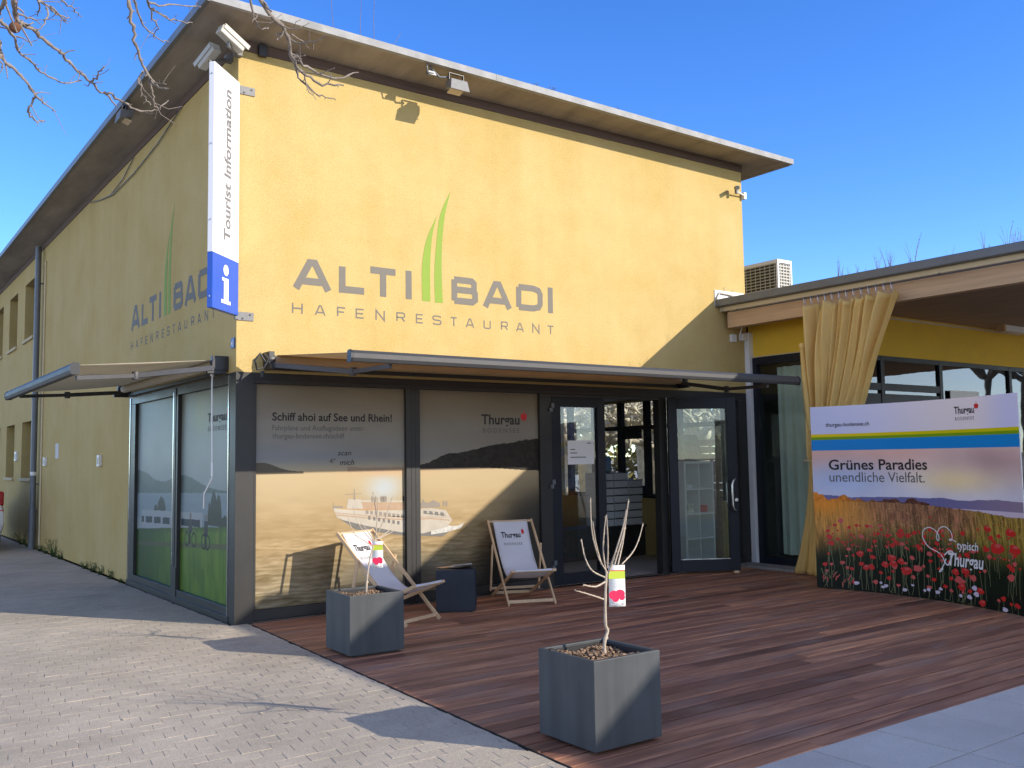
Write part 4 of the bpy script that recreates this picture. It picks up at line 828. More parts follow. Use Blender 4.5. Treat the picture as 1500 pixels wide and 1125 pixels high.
fa = awning('awning', 'long extended front awning with beige cloth above the glazed shop entrance', (3.3,0,2.5), lambda a, d, z: (a,-d,z), (.36,6.25), 2.0, 2.65, 2.505, .29, 6.33, 'awning_cloth',
   [((.33,-.2,2.585),(.80,-1.02,2.47),(.72,-1.93,2.44)), ((6.2,-.2,2.6),(6.24,-.95,2.47),(5.86,-1.93,2.43))], 1)
la = awning('awning', 'shorter cream awning extended over the side shop window beside the paved yard', (0,2.2,2.5), lambda a, d, z: (-d,a,z), (.30,4.1), 1.54, 2.62, 2.475, -.19, 3.74, 'awning_cloth_pale',
   [((-.2,.1,2.56),(-.9,.30,2.47),(-1.5,-.02,2.40)), ((-.2,3.9,2.56),(-.9,3.6,2.49),(-1.5,3.15,2.43))], 0)
lp = MB(); lp.tube([(-.12,.36,2.56),(-.13,.35,2.42),(-.13,.31,1.52),(-.13,.31,1.45),(-.13,.56,1.29),(-.13,.57,1.13)], .009, 8); lp.lathe([(.014,0),(.014,.14)], (-.13,.31,1.47), 10); lp.lathe([(.02,0),(.02,.05)], (-.125,.358,2.5), 10)
lp.build('crank_handle', 'white_plastic', la)
lp = MB(); lp.tube([(.22,-.24,2.60),(.15,-.26,2.69),(.10,-.25,2.62),(.13,-.24,2.53),(.2,-.25,2.55),(.24,-.26,2.64),(.18,-.27,2.69)], .012, 6); lp.lathe([(.022,0),(.022,.06)], (.20,-.2,2.46), 10); lp.build('crank_gear', 'black_plastic', fa)

# ================================================================ signs and fittings on the main building
sg = thing('blade_sign', 'tall white and blue information blade sign projecting from the building corner', 'sign', (-.2,-.2,3.09))
q = math.sqrt(.5)
def BP(s, d, z): return Vector((-s*q, -s*q, z))+Vector((q,-q,0))*d   # s: out from the corner, d: towards the viewer
def bbox(mb, s0, s1, d0, d1, z0, z1): mb.obox(BP((s0+s1)/2,(d0+d1)/2,(z0+z1)/2), Vector((-q,-q,0))*(s1-s0)/2, Vector((q,-q,0))*(d1-d0)/2, Vector((0,0,(z1-z0)/2)))
m1 = MB(); bbox(m1,.02,.575,-.03,.028,3.632,5.52); m1.build('white_panel', 'sign_white', sg, bevel=.004)
m1 = MB(); bbox(m1,.02,.575,-.03,.028,3.09,3.6315); m1.build('blue_panel', 'sign_blue', sg, bevel=.004)
m1 = MB(); 
for z in (3.2,3.95,4.7,5.4): m1.tube([BP(.576,0,z),BP(.581,0,z)], .008, 8)
m1.build('screw', 'steel', sg)
tx = MB(); text(tx, 'Tourist Information', 3.80, 5.35, 0, .14, lambda u, v: BP(.215+v, .0305, u), bold=.028, skew=.0); tx.build('lettering', 'sign_text', sg)
tx = MB(); PB = lambda u, v, k=0: BP(.30-u, .0305+.0005*k, v)
tx.add([PB(.055*math.cos(a),3.50+.055*math.sin(a)) for a in [2*math.pi*i/24 for i in range(24)]], [tuple(range(24))])
tx.add([PB(u,v,1) for u, v in [(-.10,3.20),(-.10,3.165),(.10,3.165),(.10,3.20),(.055,3.20),(.055,3.42),(-.085,3.42),(-.085,3.39),(-.045,3.385),(-.045,3.20)]], [(0,1,2,3,4,9),(4,5,8,9),(5,6,7,8)])
tx.build('information_symbol', 'tag_white', sg)
for z in (5.42,3.05):
    m1 = MB(); m1.box((.0,-.012,z),(.175,-.0015,z+.085)); m1.bar((.01,-.012,z+.04),BP(.04,.0,z+.04),.02,.07); m1.build('bracket', 'galvanised', sg)
    m1 = MB()
    for (bx_, bz) in ((.06,.02),(.14,.062)): m1.tube([(bx_,-.012,z+bz),(bx_,-.022,z+bz)], .010, 6)
    m1.build('bolt', 'dark_grey', sg)
np_ = MB().box((-.012,.03,2.77),(-.0015,.135,2.875)).build('house_number', 'num_blue', loc=(-.005,.08,2.82)); tag(np_, 'small dark blue house number plate 45 on the building edge', 'number plate')
t = MB(); text(t, '45', -.118, -.05, 2.793, .055, lambda u, v: (-.0135,-u,v), bold=.01); t.build('number', 'tag_white', np_)
def floodlight(label, loc, ang, loop):
    f = thing('floodlight', label, 'floodlight', loc, 'floodlights under the roof edge', ang)
    b = MB(); b.add([(-.09,.0,-.06),(.09,.0,-.06),(.13,-.17,-.12),(-.13,-.17,-.12),(-.08,.02,.03),(.08,.02,.03),(.11,-.15,.01),(-.11,-.15,.01)], [(0,3,2,1),(4,5,6,7),(0,1,5,4),(1,2,6,5),(2,3,7,6),(3,0,4,7)]); b.build('body', 'galvanised', f, bevel=.006)
    b = MB(); b.obox((0,-.087,-.094), (.085,0,0), (0,.07,-.025), (0,.002,.004)); b.build('glass', 'cream_board', f)
    b = MB(); b.box((-.1,-.09,.012),(-.092,-.06,.09)); b.box((.092,-.09,.012),(.1,-.06,.09)); b.box((-.1,-.09,.09),(.1,-.06,.098)); b.bar((-.06,-.02,.035),(.06,-.02,.035),.03,.03); b.build('bracket', 'black_plastic', f)
    b = MB(); b.tube([(-.09,-.05,.05),(-.2,-.04,.03),(-.30,-.02,.12),(-.33,.0,.22),(-.42,.03,.26),(-.46,.1,.24)], .013, 8); b.tube([(-.26,-.03,.06),(-.36,-.05,.05),(-.38,-.06,.15),(-.45,-.02,.25),(-.52,.05,.26)], .010, 8); b.obox((-.29,-.01,.06), (.05,0,0), (0,.03,0), (0,0,.02)); b.build('cable', 'pipe_grey', f)
    return f
floodlight('grey floodlight with cable loop under the front roof edge', (2.36,-.42,5.90), 0, 1)
floodlight('grey floodlight under the shaded side roof edge, crossed by twigs', (-.42,2.62,5.93), R_(-90), 1)
def camera(label, base, d, mount):
    c = thing('security_camera', label, 'security camera', base, 'security cameras at the building corner')
    d = Vector(d).normalized(); B = Vector(base); s = d.cross(Vector((0,0,1))).normalized(); u = s.cross(d)
    b = MB(); b.obox(B, d*.15, s*.048, u*.048); b.build('housing', 'cream_plastic', c, bevel=.012)
    b = MB(); b.obox(B+u*.054+d*.025, d*.165, s*.058, u*.005); b.obox(B+u*.03+d*.025+s*.056, d*.16, s*.003, u*.026); b.obox(B+u*.03+d*.025-s*.056, d*.16, s*.003, u*.026); b.build('sun_shield', 'cream_plastic', c, bevel=.002)
    b = MB(); b.tube([B+d*.15,B+d*.156], .036, 16); b.build('lens', 'black_plastic', c)
    b = MB(); b.tube([B-u*.05,B-u*.09,Vector(mount)], .02, 8); b.obox(mount, (.04,0,0), (0,.04,0), (0,0,.035)); b.build('wall_arm', 'galvanised', c, bevel=.003)
camera('cream security camera at the roof corner, pointing towards the front', (-.17,-.26,5.86), (.62,.18,-.30), (-.03,-.06,5.82))
camera('cream security camera half behind the top of the blade sign', (-.26,.15,5.80), (-.25,.85,-.45), (-.03,.2,5.85))
j = MB().box((.20,-.06,5.86),(.29,-.013,5.98)).build('junction_box', 'black_plastic', loc=(.25,-.03,5.92), bevel=.005); tag(j, 'small black junction box on the brown strip under the roof', 'junction box')
for k, (lab, y, z, w, h) in enumerate((('pale square switch box on the side wall nearer the shop window',5.83,1.58,.14,.17),('pale switch box on the side wall close to the downpipe',10.3,1.60,.16,.16),('white switch box on the side wall between the two lower windows',13.72,1.72,.2,.2))):
    s = MB().box((-.05,y-w/2,z),(-.001,y+w/2,z+h)).build('switch_box', 'white_plastic', loc=(-.02,y,z), bevel=.006); tag(s, lab, 'switch box', 'switch boxes on the side wall')
    MB().box((-.056,y-w*.2,z+h*.2),(-.0505,y+w*.2,z+h*.8)).build('cover', 'cream_plastic', s)
tag(MB().box((-.006,9.1,1.73),(-.001,9.4,2.0)).build('paper_sheet', 'inner_plaster', loc=(-.003,9.25,1.86)), 'faded paper sheet pinned on the side wall', 'paper')
sp = thing('wall_camera', 'small camera on a thin arm high at the right end of the front wall', 'camera', (7.6,0,5.55))
b = MB(); b.tube([(7.82,-.04,5.52),(7.56,-.10,5.545)], .012, 8); b.box((7.79,-.06,5.47),(7.84,-.002,5.57)); b.build('arm', 'white_plastic', sp)
b = MB(); b.tube([(7.56,-.10,5.59),(7.46,-.22,5.55)], .03, 12); b.box((7.54,-.13,5.50),(7.58,-.09,5.6)); b.build('head', 'galvanised', sp)
cb = thing('cable_panel', 'white cable panel with loose cables where the terrace roof meets the wall', 'cable panel', (7.3,0,3.95))
b = MB(); b.box((7.12,-.012,3.78),(7.76,-.003,4.02)); b.build('panel', 'white_plastic', cb)
b = MB(); b.tube([(7.15,-.02,3.8),(7.14,-.03,3.9),(7.2,-.03,3.98),(7.4,-.03,3.97),(7.62,-.04,3.93),(7.76,-.05,3.91)], .014, 8); b.tube([(7.2,-.06,3.7),(7.3,-.12,3.84),(7.5,-.12,3.93),(7.78,-.08,3.94)], .010, 8); b.tube([(7.3,-.03,3.95),(7.34,-.02,4.08)], .004, 6); b.tube([(7.5,-.03,3.95),(7.52,-.02,4.06)], .004, 6); b.build('cable', 'cream_plastic', cb)
b = MB(); b.tube([(7.58,-.14,3.62),(7.57,-.12,3.5),(7.58,-.05,3.36),(7.6,-.03,3.3)], .01, 8); b.box((7.42,-.05,3.27),(7.52,-.004,3.38)); b.build('junction_box', 'white_plastic', cb)
# air conditioner on the terrace roof
ac = thing('air_conditioner', 'white outdoor air conditioning unit with grilles on the terrace roof', 'air conditioner', (9.4,1.0,3.9))
X0, Xb, Ya, Yb, Z0, Z1 = 9.25, 9.62, .52, 1.36, 3.91, 4.82
b = MB(); b.box((X0+.02,Ya+.02,Z0),(Xb-.01,Yb,Z1-.01)); b.box((X0,Ya,Z1-.06),(Xb,Yb+.01,Z1)); 
for x, y in ((X0,Ya),(X0,Yb-.03),(Xb-.04,Ya)): b.box((x,y,Z0),(x+.04,y+.04,Z1-.061))
b.build('casing', 'white_paint', ac, bevel=.006)
b = MB(); b.box((X0+.012,Ya+.05,Z0+.04),(X0+.019,Yb-.05,Z1-.07)); b.box((X0+.05,Ya+.012,Z0+.04),(Xb-.05,Ya+.019,Z1-.07)); b.build('grille_back', 'black_plastic', ac)
b = MB()
for i in range(15): z = Z0+.06+i*.052; b.box((X0+.003,Ya+.045,z),(X0+.011,Yb-.045,z+.014)); b.box((X0+.045,Ya+.003,z),(Xb-.045,Ya+.011,z+.022))
for i in range(8): y = Ya+.06+i*.1; b.box((X0+.0005,y,Z0+.05),(X0+.002,y+.014,Z1-.08))
for i in range(4): x = X0+.07+i*.072; b.box((x,Ya+.0005,Z0+.05),(x+.018,Ya+.002,Z1-.08))
b.build('grille', 'cream_plastic', ac)
SAP1 = [[[0.0,0.0,0.0],[0.005,0.0,0.061],[0.029,0.0,0.114],[0.014,0.0,0.157],[0.016,0.0,0.282],[0.022,0.0,0.365],[0.032,0.0,0.451]],[[0.038,0.0,0.448],[-0.039,-0.016,0.539],[-0.095,-0.032,0.669],[-0.12,-0.048,0.782],[-0.132,-0.063,0.891]],[[-0.007,0.0,0.501],[-0.086,-0.048,0.628],[-0.147,-0.095,0.758]],[[0.028,0.0,0.449],[0.003,-0.008,0.577],[0.006,-0.017,0.69],[0.015,-0.025,0.781]],[[0.039,0.0,0.476],[0.012,-0.041,0.621],[-0.032,-0.083,0.79]],[[0.051,0.0,0.454],[0.077,-0.035,0.574],[0.108,-0.069,0.715],[0.104,-0.104,0.813]],[[0.096,0.0,0.493],[0.152,-0.008,0.638],[0.177,-0.016,0.737],[0.198,-0.024,0.869]],[[0.121,0.0,0.486],[0.209,0.05,0.603],[0.288,0.1,0.741]],[[0.154,0.0,0.488],[0.266,0.024,0.55],[0.342,0.048,0.623],[0.402,0.072,0.712]],[[0.018,0.0,0.422],[-0.064,0.021,0.468],[-0.099,0.042,0.553],[-0.101,0.064,0.647]],[[0.017,0.0,0.396],[-0.068,-0.022,0.38],[-0.141,-0.044,0.39],[-0.204,-0.067,0.406]],[[0.005,0.0,0.297],[-0.101,0.004,0.335],[-0.205,0.009,0.367]],[[0.047,0.0,0.44],[0.054,-0.027,0.505],[0.056,-0.054,0.566]]]
SAP2 = [[[0.0,0.0,0.0],[0.007,0.0,0.107],[0.024,0.0,0.228],[0.055,0.0,0.35],[0.085,0.0,0.433]],[[0.085,0.0,0.433],[0.092,-0.026,0.613],[0.059,-0.052,0.74],[0.024,-0.079,0.858]],[[0.091,0.0,0.441],[0.084,-0.047,0.661],[0.064,-0.095,0.81]],[[0.094,0.0,0.44],[0.135,-0.023,0.564],[0.168,-0.046,0.641],[0.222,-0.069,0.812]],[[0.103,0.0,0.448],[0.246,0.051,0.507],[0.314,0.103,0.564]],[[0.112,0.0,0.447],[0.258,0.039,0.491],[0.37,0.079,0.538]],[[0.077,0.0,0.418],[-0.015,0.025,0.523],[-0.071,0.049,0.633],[-0.088,0.074,0.742]],[[0.068,0.0,0.383],[-0.018,0.018,0.446],[-0.087,0.036,0.496],[-0.12,0.054,0.574],[-0.14,0.072,0.674]],[[0.08,0.0,0.426],[0.006,-0.037,0.51],[-0.09,-0.074,0.609]]]
BR = [([[-2.865,-5.974,3.182],[-2.856,-5.925,3.15],[-2.845,-5.878,3.139],[-2.832,-5.833,3.122],[-2.808,-5.798,3.128],[-2.77,-5.772,3.128],[-2.738,-5.741,3.12],[-2.702,-5.713,3.11],[-2.67,-5.683,3.104],[-2.644,-5.648,3.094],[-2.602,-5.623,3.074],[-2.559,-5.6,3.055],[-2.524,-5.571,3.049],[-2.488,-5.543,3.039],[-2.437,-5.523,3.004]],0.0085),([[-2.494,-5.572,3.032],[-2.464,-5.572,3.032],[-2.429,-5.574,3.009],[-2.394,-5.576,2.988],[-2.359,-5.579,2.981],[-2.319,-5.587,2.987],[-2.289,-5.589,3.001],[-2.257,-5.595,3.042]],0.005),([[-2.565,-5.68,3.018],[-2.55,-5.721,3.018],[-2.552,-5.752,3.027],[-2.546,-5.788,3.032],[-2.551,-5.815,3.036]],0.004),([[-2.894,-5.706,3.19],[-2.863,-5.661,3.182],[-2.831,-5.616,3.178],[-2.804,-5.567,3.173],[-2.787,-5.511,3.159],[-2.75,-5.468,3.144],[-2.715,-5.426,3.141],[-2.684,-5.38,3.132],[-2.639,-5.345,3.133],[-2.598,-5.308,3.135],[-2.551,-5.276,3.157],[-2.509,-5.242,3.188]],0.006),([[-2.91,-6.042,2.95],[-2.903,-6.023,2.932],[-2.893,-6.006,2.911],[-2.864,-6.002,2.89],[-2.839,-5.996,2.871],[-2.814,-5.99,2.847],[-2.794,-5.979,2.825],[-2.795,-5.954,2.807],[-2.804,-5.922,2.778],[-2.793,-5.907,2.769],[-2.771,-5.899,2.757],[-2.747,-5.895,2.766]],0.006),([[-2.795,-5.989,2.819],[-2.769,-5.966,2.809],[-2.744,-5.942,2.803],[-2.718,-5.919,2.799]],0.004),([[-2.488,-5.889,3.329],[-2.477,-5.859,3.283],[-2.463,-5.831,3.237],[-2.446,-5.806,3.199],[-2.432,-5.779,3.161],[-2.411,-5.756,3.127],[-2.393,-5.734,3.103],[-2.365,-5.717,3.072],[-2.353,-5.69,3.052],[-2.331,-5.668,3.016],[-2.323,-5.638,2.989],[-2.296,-5.624,2.986]],0.007),([[-2.379,-5.7,3.113],[-2.354,-5.713,3.066],[-2.332,-5.727,3.05],[-2.307,-5.745,3.044]],0.004),([[-2.354,-5.712,3.06],[-2.345,-5.776,3.014],[-2.335,-5.843,2.989]],0.004),([[-2.395,-5.746,3.076],[-2.404,-5.722,3.056],[-2.393,-5.711,3.015],[-2.371,-5.707,2.978],[-2.353,-5.704,2.967]],0.004),([[-2.449,-5.797,3.369],[-2.427,-5.729,3.352],[-2.397,-5.667,3.337],[-2.366,-5.606,3.326],[-2.326,-5.552,3.324],[-2.271,-5.509,3.32],[-2.223,-5.463,3.341]],0.005),([[-2.383,-5.727,3.419],[-2.356,-5.642,3.408],[-2.32,-5.565,3.411],[-2.261,-5.506,3.428],[-2.201,-5.448,3.45],[-2.14,-5.392,3.474],[-2.087,-5.331,3.512]],0.005),([[-2.347,-5.628,3.405],[-2.278,-5.587,3.43],[-2.213,-5.545,3.469],[-2.131,-5.514,3.498],[-2.09,-5.454,3.531]],0.004),([[-2.355,-5.739,3.336],[-2.353,-5.696,3.31],[-2.319,-5.677,3.288],[-2.324,-5.63,3.261]],0.004),([[-2.773,-5.801,3.264],[-2.756,-5.738,3.255],[-2.716,-5.694,3.265],[-2.68,-5.646,3.268],[-2.64,-5.602,3.276],[-2.613,-5.549,3.299]],0.005),([[-2.76,-5.807,3.223],[-2.751,-5.751,3.217],[-2.748,-5.691,3.216]],0.004),([[-2.711,-5.721,3.25],[-2.668,-5.688,3.234],[-2.64,-5.647,3.234]],0.004),([[-2.648,-5.533,3.393],[-2.634,-5.481,3.397],[-2.594,-5.448,3.397],[-2.566,-5.407,3.396],[-2.538,-5.366,3.401]],0.004),([[-2.911,-6.176,3.055],[-2.909,-6.135,3.047],[-2.909,-6.093,3.038],[-2.908,-6.052,3.034]],0.009),([[-2.731,-5.765,3.221],[-2.731,-5.782,3.179],[-2.746,-5.788,3.143],[-2.766,-5.792,3.124]],0.004),([[-2.844,-5.92,3.108],[-2.793,-5.866,3.129],[-2.753,-5.803,3.14]],0.004),([[-2.807,-5.641,3.146],[-2.775,-5.663,3.128],[-2.747,-5.683,3.13]],0.003),([[-2.904,-6.043,2.907],[-2.897,-6.045,2.876],[-2.903,-6.038,2.85]],0.004),([[-2.063,-5.956,3.413],[-2.041,-5.908,3.386],[-2.011,-5.864,3.339],[-1.966,-5.832,3.316],[-1.926,-5.802,3.346]],0.005),([[-2.078,-6.067,3.379],[-2.048,-6.034,3.331],[-2.0,-6.015,3.29],[-1.949,-6.001,3.273],[-1.915,-5.974,3.247],[-1.89,-5.937,3.203],[-1.855,-5.91,3.166],[-1.808,-5.892,3.146],[-1.747,-5.885,3.129],[-1.677,-5.886,3.135],[-1.63,-5.873,3.15]],0.009),([[-1.871,-5.891,3.22],[-1.841,-5.877,3.171],[-1.823,-5.857,3.145],[-1.774,-5.858,3.113],[-1.733,-5.854,3.09],[-1.692,-5.853,3.09],[-1.655,-5.849,3.09]],0.005),([[-1.852,-5.904,3.215],[-1.809,-5.871,3.191],[-1.736,-5.861,3.178],[-1.661,-5.853,3.179],[-1.594,-5.842,3.212],[-1.538,-5.824,3.244]],0.006),([[-1.956,-6.019,3.262],[-1.906,-6.053,3.246],[-1.872,-6.081,3.271]],0.003),([[-1.899,-5.936,3.261],[-1.872,-5.994,3.223],[-1.842,-6.055,3.212],[-1.814,-6.118,3.222]],0.004),([[-2.011,-6.043,3.271],[-2.062,-6.037,3.273],[-2.083,-6.048,3.228]],0.003),([[-1.889,-5.945,3.274],[-1.832,-5.924,3.269],[-1.788,-5.893,3.259]],0.003),([[-1.801,-5.873,3.154],[-1.791,-5.875,3.103],[-1.76,-5.893,3.053]],0.003)]
# ================================================================ planters with young trees
def planter(loc, rz, label):
    p = thing('planter', label, 'planter', loc, 'square grey planters on the deck', rz)
    w = .2475; t = .028; h = .5; b = MB()
    def ring(w_, z): return [(-w_,-w_,z),(w_,-w_,z),(w_,w_,z),(-w_,w_,z)]
    v = ring(w,.018)+ring(w,h)+ring(w-t,h)+ring(w-t,h-.16)
    b.add(v, [(0,1,5,4),(1,2,6,5),(2,3,7,6),(3,0,4,7),(4,5,9,8),(5,6,10,9),(6,7,11,10),(7,4,8,11),(8,9,13,12),(9,10,14,13),(10,11,15,14),(11,8,12,15),(3,2,1,0)])
    b.build('box', 'fibre_cement', p, bevel=.004)
    f = MB(); f.box((-.2,-.2,.001),(.2,.2,.019)); f.build('foot', 'black_plastic', p)
    l = MB(); w2 = w-t-.003
    for s in (1,-1): l.box((s*w2,-w2,.36),(s*(w2-.006),w2,.485)); l.box((-w2+.007,s*w2,.36),(w2-.007,s*(w2-.006),.485))
    l.box((-w2-.004,w2-.09,.47),(-w2-.03,w2-.06,.508))
    l.build('liner', 'black_plastic', p)
    s_ = MB(); N = 26; w3 = w2-.008; r_ = random.Random(3)
    s_.grid(lambda u, v: (-w3+2*w3*u, -w3+2*w3*v, .452+.012*math.sin(u*9)*math.cos(v*7)+r_.uniform(-.008,.008)), N, N, smooth=False); so_ = s_.build('soil', 'soil', p); so_['kind'] = 'stuff'
    ch = MB()
    for i in range(420):
        x, y = r_.uniform(-w3+.01,w3-.01), r_.uniform(-w3+.01,w3-.01); a = r_.uniform(0,6); r = r_.uniform(.004,.011)
        ch.obox((x,y,.462+.012*math.sin((x+w3)/2/w3*9)*math.cos((y+w3)/2/w3*7)+r_.uniform(-.004,.006)), (r*math.cos(a),r*math.sin(a),r_.uniform(-.3,.3)*r), (-r*.7*math.sin(a),r*.7*math.cos(a),r_.uniform(-.3,.3)*r), (0,0,r*.5))
    mat('bark_chip', (.25,.165,.10), .95, 0, .3, 60, island=.55) if 'bark_chip' not in MATS else None
    c_ = ch.build('bark_chips', 'bark_chip', p); c_['kind'] = 'stuff'
    return p
planter((.329,-5.125,0), 0, 'grey cube planter nearest the camera at the deck edge')
planter((.43,-1.98,0), R_(-2), 'grey cube planter in front of the leftmost deck chair')
def sapling(loc, traces, label, r0, seed):
    s = thing('young_tree', label, 'tree', loc, 'bare young trees in the planters')
    r_ = random.Random(seed); b = MB(); tr = traces[0]
    def fine(t, n):
        c = np.array(t); out = []
        for q_ in np.linspace(0, len(c)-1, n):
            i = min(int(q_), len(c)-2); f = q_-i; p0, p1, p2, p3 = c[max(i-1,0)], c[i], c[i+1], c[min(i+2,len(c)-1)]
            out.append(.5*((2*p1)+(-p0+p2)*f+(2*p0-5*p1+4*p2-p3)*f*f+(-p0+3*p1-3*p2+p3)*f**3)+np.array(loc))
        return [Vector(p) for p in out]
    pts = fine(tr, 20); pts[0].z -= .03
    b.tube(pts, [r0*(1.25-.5*i/19)*(1+.12*math.sin(i*1.9+seed)) for i in range(20)], 10); b.sphere(tuple(pts[4]+Vector((.006,0,0))), r0*1.35, 10, 6, jit=.1); b.build('trunk', 'sapling_bark', s)
    for t in traces[1:]:
        n = 14; p = fine(t, n); b = MB(); ra = r0*r_.uniform(.5,.62)
        b.tube(p, [ra*(1-.45*i/(n-1))*(1.15 if i % 3 == 0 else 1) for i in range(n)], 7)
        for i in range(2, n-1, 2): d = (p[i]-p[i-1]).normalized(); sd_ = d.cross(Vector((r_.uniform(-1,1),r_.uniform(-1,1),.2))).normalized(); b.tube([p[i],p[i]+sd_*ra*1.7+d*ra*2.2], [ra*.62,ra*.2], 5)
        b.build('branch', 'sapling_bark', s)
    return s
sapling((.374,-5.125,.479), SAP1, 'bare pale young fruit tree in the planter nearest the camera', .0088, 1)
sapling((.446,-1.98,.479), SAP2, 'bare thin young fruit tree standing before the leftmost deck chair', .0075, 2)
def hang_tag(c, w, h, label, rz, branch):
    o = thing('plant_tag', label, 'tag', c, 'hanging plant tags'); b = MB(); cs, sn = math.cos(rz), math.sin(rz)
    P = lambda u, v, k=0: (c[0]+cs*u-sn*(-.001*k), c[1]+sn*u-cs*.0008*k, c[2]+v+.004*math.sin(v*30))
    def sheet(mb, u0, u1, v0, v1, k): mb.grid(lambda a, d: P(u0+(u1-u0)*a, v0+(v1-v0)*d, k), 2, 8)
    sheet(b, -w/2, w/2, -h, 0, 0); o_ = b.build('card', 'tag_white', o); s_ = o_.modifiers.new('s','SOLIDIFY'); s_.thickness = .0008; s_.offset = -1
    b = MB(); sheet(b, -w/2, w/2, -h*.32, -h*.13, 1.5); b.build('lime_band', 'tag_lime', o)
    b = MB(); sheet(b, -w/2, w/2, -h*.13, -h*.11, 1.5); b.build('red_band', 'red', o)
    b = MB()
    for u, v, r in ((-.22,-.74,.26),(.18,-.72,.27),(.3,-.8,.16),(-.1,-.82,.2)): b.add([P(max(-w/2,min(w/2,w*u+w*r*math.cos(a)*1.1)), h*v+h*.13*r/.26*math.sin(a)*.8, 1.5+r) for a in [2*math.pi*i/18 for i in range(18)]], [tuple(range(18))])
    b.build('fruit_picture', 'tag_pink', o)
    b = MB()
    for i in range(5): sheet(b, -w*.4, w*(.2+.04*(i % 3)), -h*(.40+.045*i), -h*(.39+.045*i), 1.5)
    sheet(b, -w*.38, -w*.1, -h*.965, -h*.95, 1.5); sheet(b, w*.28, w*.4, -h*.97, -h*.92, 1.5); b.build('print_line', 'tag_grey', o)
    b = MB(); b.tube([P(0,-.002),Vector(branch)], .0012, 5); b.build('tie', 'tag_white', o)
hang_tag((.462,-5.15,.968), .098, .236, 'white, lime and pink plant tag hanging on the young tree nearest the camera', R_(-28), (.41,-5.12,.985))
hang_tag((.545,-2.0,.908), .092, .222, 'white, lime and pink plant tag hanging before the leftmost deck chair', R_(-32), (.50,-1.98,.93))

# ================================================================ deck chairs
def deck_chair(label, loc, rz):
    c = thing('deck_chair', label, 'deck chair', loc, 'wooden deck chairs with white cloth', rz)
    w = .265; wi = .225; rw, rh = .020, .036
    top, foot = Vector((0,.90,.875)), Vector((0,0,.0)); fb, bk_ = Vector((0,-.055,.385)), Vector((0,.89,.012))
    off = lambda p, x: Vector((x, p.y, p.z))
    for s in (-1,1):
        b = MB(); b.bar(off(foot,s*w)+Vector((0,.006,.008)), off(top,s*w), rw, rh, (1,0,0) if False else (0,-.7,.7)); b.build('back_rail', 'chair_wood', c, bevel=.004)
        b = MB(); b.bar(off(fb,s*wi), off(bk_,s*wi), rw, rh, (0,.4,.9)); b.build('seat_rail', 'chair_wood', c, bevel=.004)
        b = MB(); b.bar(Vector((s*(w+.024),.60,.62)), Vector((s*(w+.024),.715,.09)), .018, .036, (0,.9,.2)); b.build('support_rail', 'chair_wood', c, bevel=.003)
    b = MB(); b.tube([off(top,-w)+Vector((0,-.01,-.012)),off(top,w)+Vector((0,-.01,-.012))], .014, 10); b.build('top_bar', 'chair_wood', c)
    b = MB(); b.tube([off(fb,-wi-.03),off(fb,wi+.03)], .016, 10); b.build('seat_bar', 'chair_wood', c)
    b = MB(); b.bar(Vector((-w,.05,.05)), Vector((w,.05,.05)), .018, .034); b.build('cross_bar', 'chair_wood', c, bevel=.003)
    b = MB(); b.bar(Vector((-wi,.80,.05)), Vector((wi,.80,.05)), .018, .034); b.build('cross_bar', 'chair_wood', c, bevel=.003)
    b = MB(); b.bar(Vector((-w-.02,.71,.115)), Vector((w+.02,.71,.115)), .016, .03); b.build('cross_bar', 'chair_wood', c, bevel=.003)
    # sling
    prof = [(.905,.875),(.875,.86),(.76,.68),(.62,.505),(.48,.375),(.36,.305),(.24,.285),(.12,.315),(.0,.372),(-.055,.404),(-.074,.385)]
    cv = np.array(prof)
    def Q(t):
        t = t*(len(cv)-1); i = min(int(t), len(cv)-2); f = t-i; p0, p1, p2, p3 = cv[max(i-1,0)], cv[i], cv[i+1], cv[min(i+2,len(cv)-1)]
        return .5*((2*p1)+(-p0+p2)*f+(2*p0-5*p1+4*p2-p3)*f*f+(-p0+3*p1-3*p2+p3)*f**3)
    hw = lambda t: .212-.012*math.sin(math.pi*t)
    def S(u, t, d=0.):
        p = Q(t); q_ = Q(min(1,t+.01))-Q(max(0,t-.01)); q_ /= np.linalg.norm(q_); n = Vector((0, q_[1], -q_[0])) ; n = Vector((0,-abs(n.y),abs(n.z))) if t < .75 else n
        sag = -.012*math.sin(math.pi*t)*(1-(2*u-1)**2)
        return Vector(((2*u-1)*hw(t), p[0], p[1]))+n*(d)+Vector((0,-.3,.9))*sag
    b = MB(); b.grid(lambda u, v: S(u, v), 12, 60); o = b.build('sling_cloth', 'chair_cloth', c); s_ = o.modifiers.new('s','SOLIDIFY'); s_.thickness = .0015; s_.offset = 0
    # printed mark: u along the width, v = distance down the sling
    def TP(u, v, k=0): return S(.5+u/.424, v, .0045+.0004*k)
    m = MB(); text(m, 'Thurgau', -.142, .098, .197, -.0315, TP, bold=.02); m.build('lettering', 'black_text', o)
    m = MB(); text(m, 'BODENSEE', -.122, .105, .242, -.0145, TP, space=1.5); m.build('small_lettering', 'grey_text', o)
    m = MB(); pts = [(.132+.0185*(1+.1*math.cos(2*a))*math.sin(a), .166-.0150*(.92*math.cos(a)-.2*max(0,math.cos(a))**6)) for a in [2*math.pi*i/24 for i in range(24)]]
    m.add([TP(u,v,0) for u, v in pts], [tuple(range(24))]); ribbon(m, [(.132,.155),(.134,.149),(.133,.143)], .003, TP, 1); m.build('apple_mark', 'red', o)
    return c
u1 = Vector((.9387,-.3448,0)); deck_chair('white deck chair between the cube table and the shop door', tuple(Vector((2.693,-.924,.0))+u1*.265), R_(-20.17))
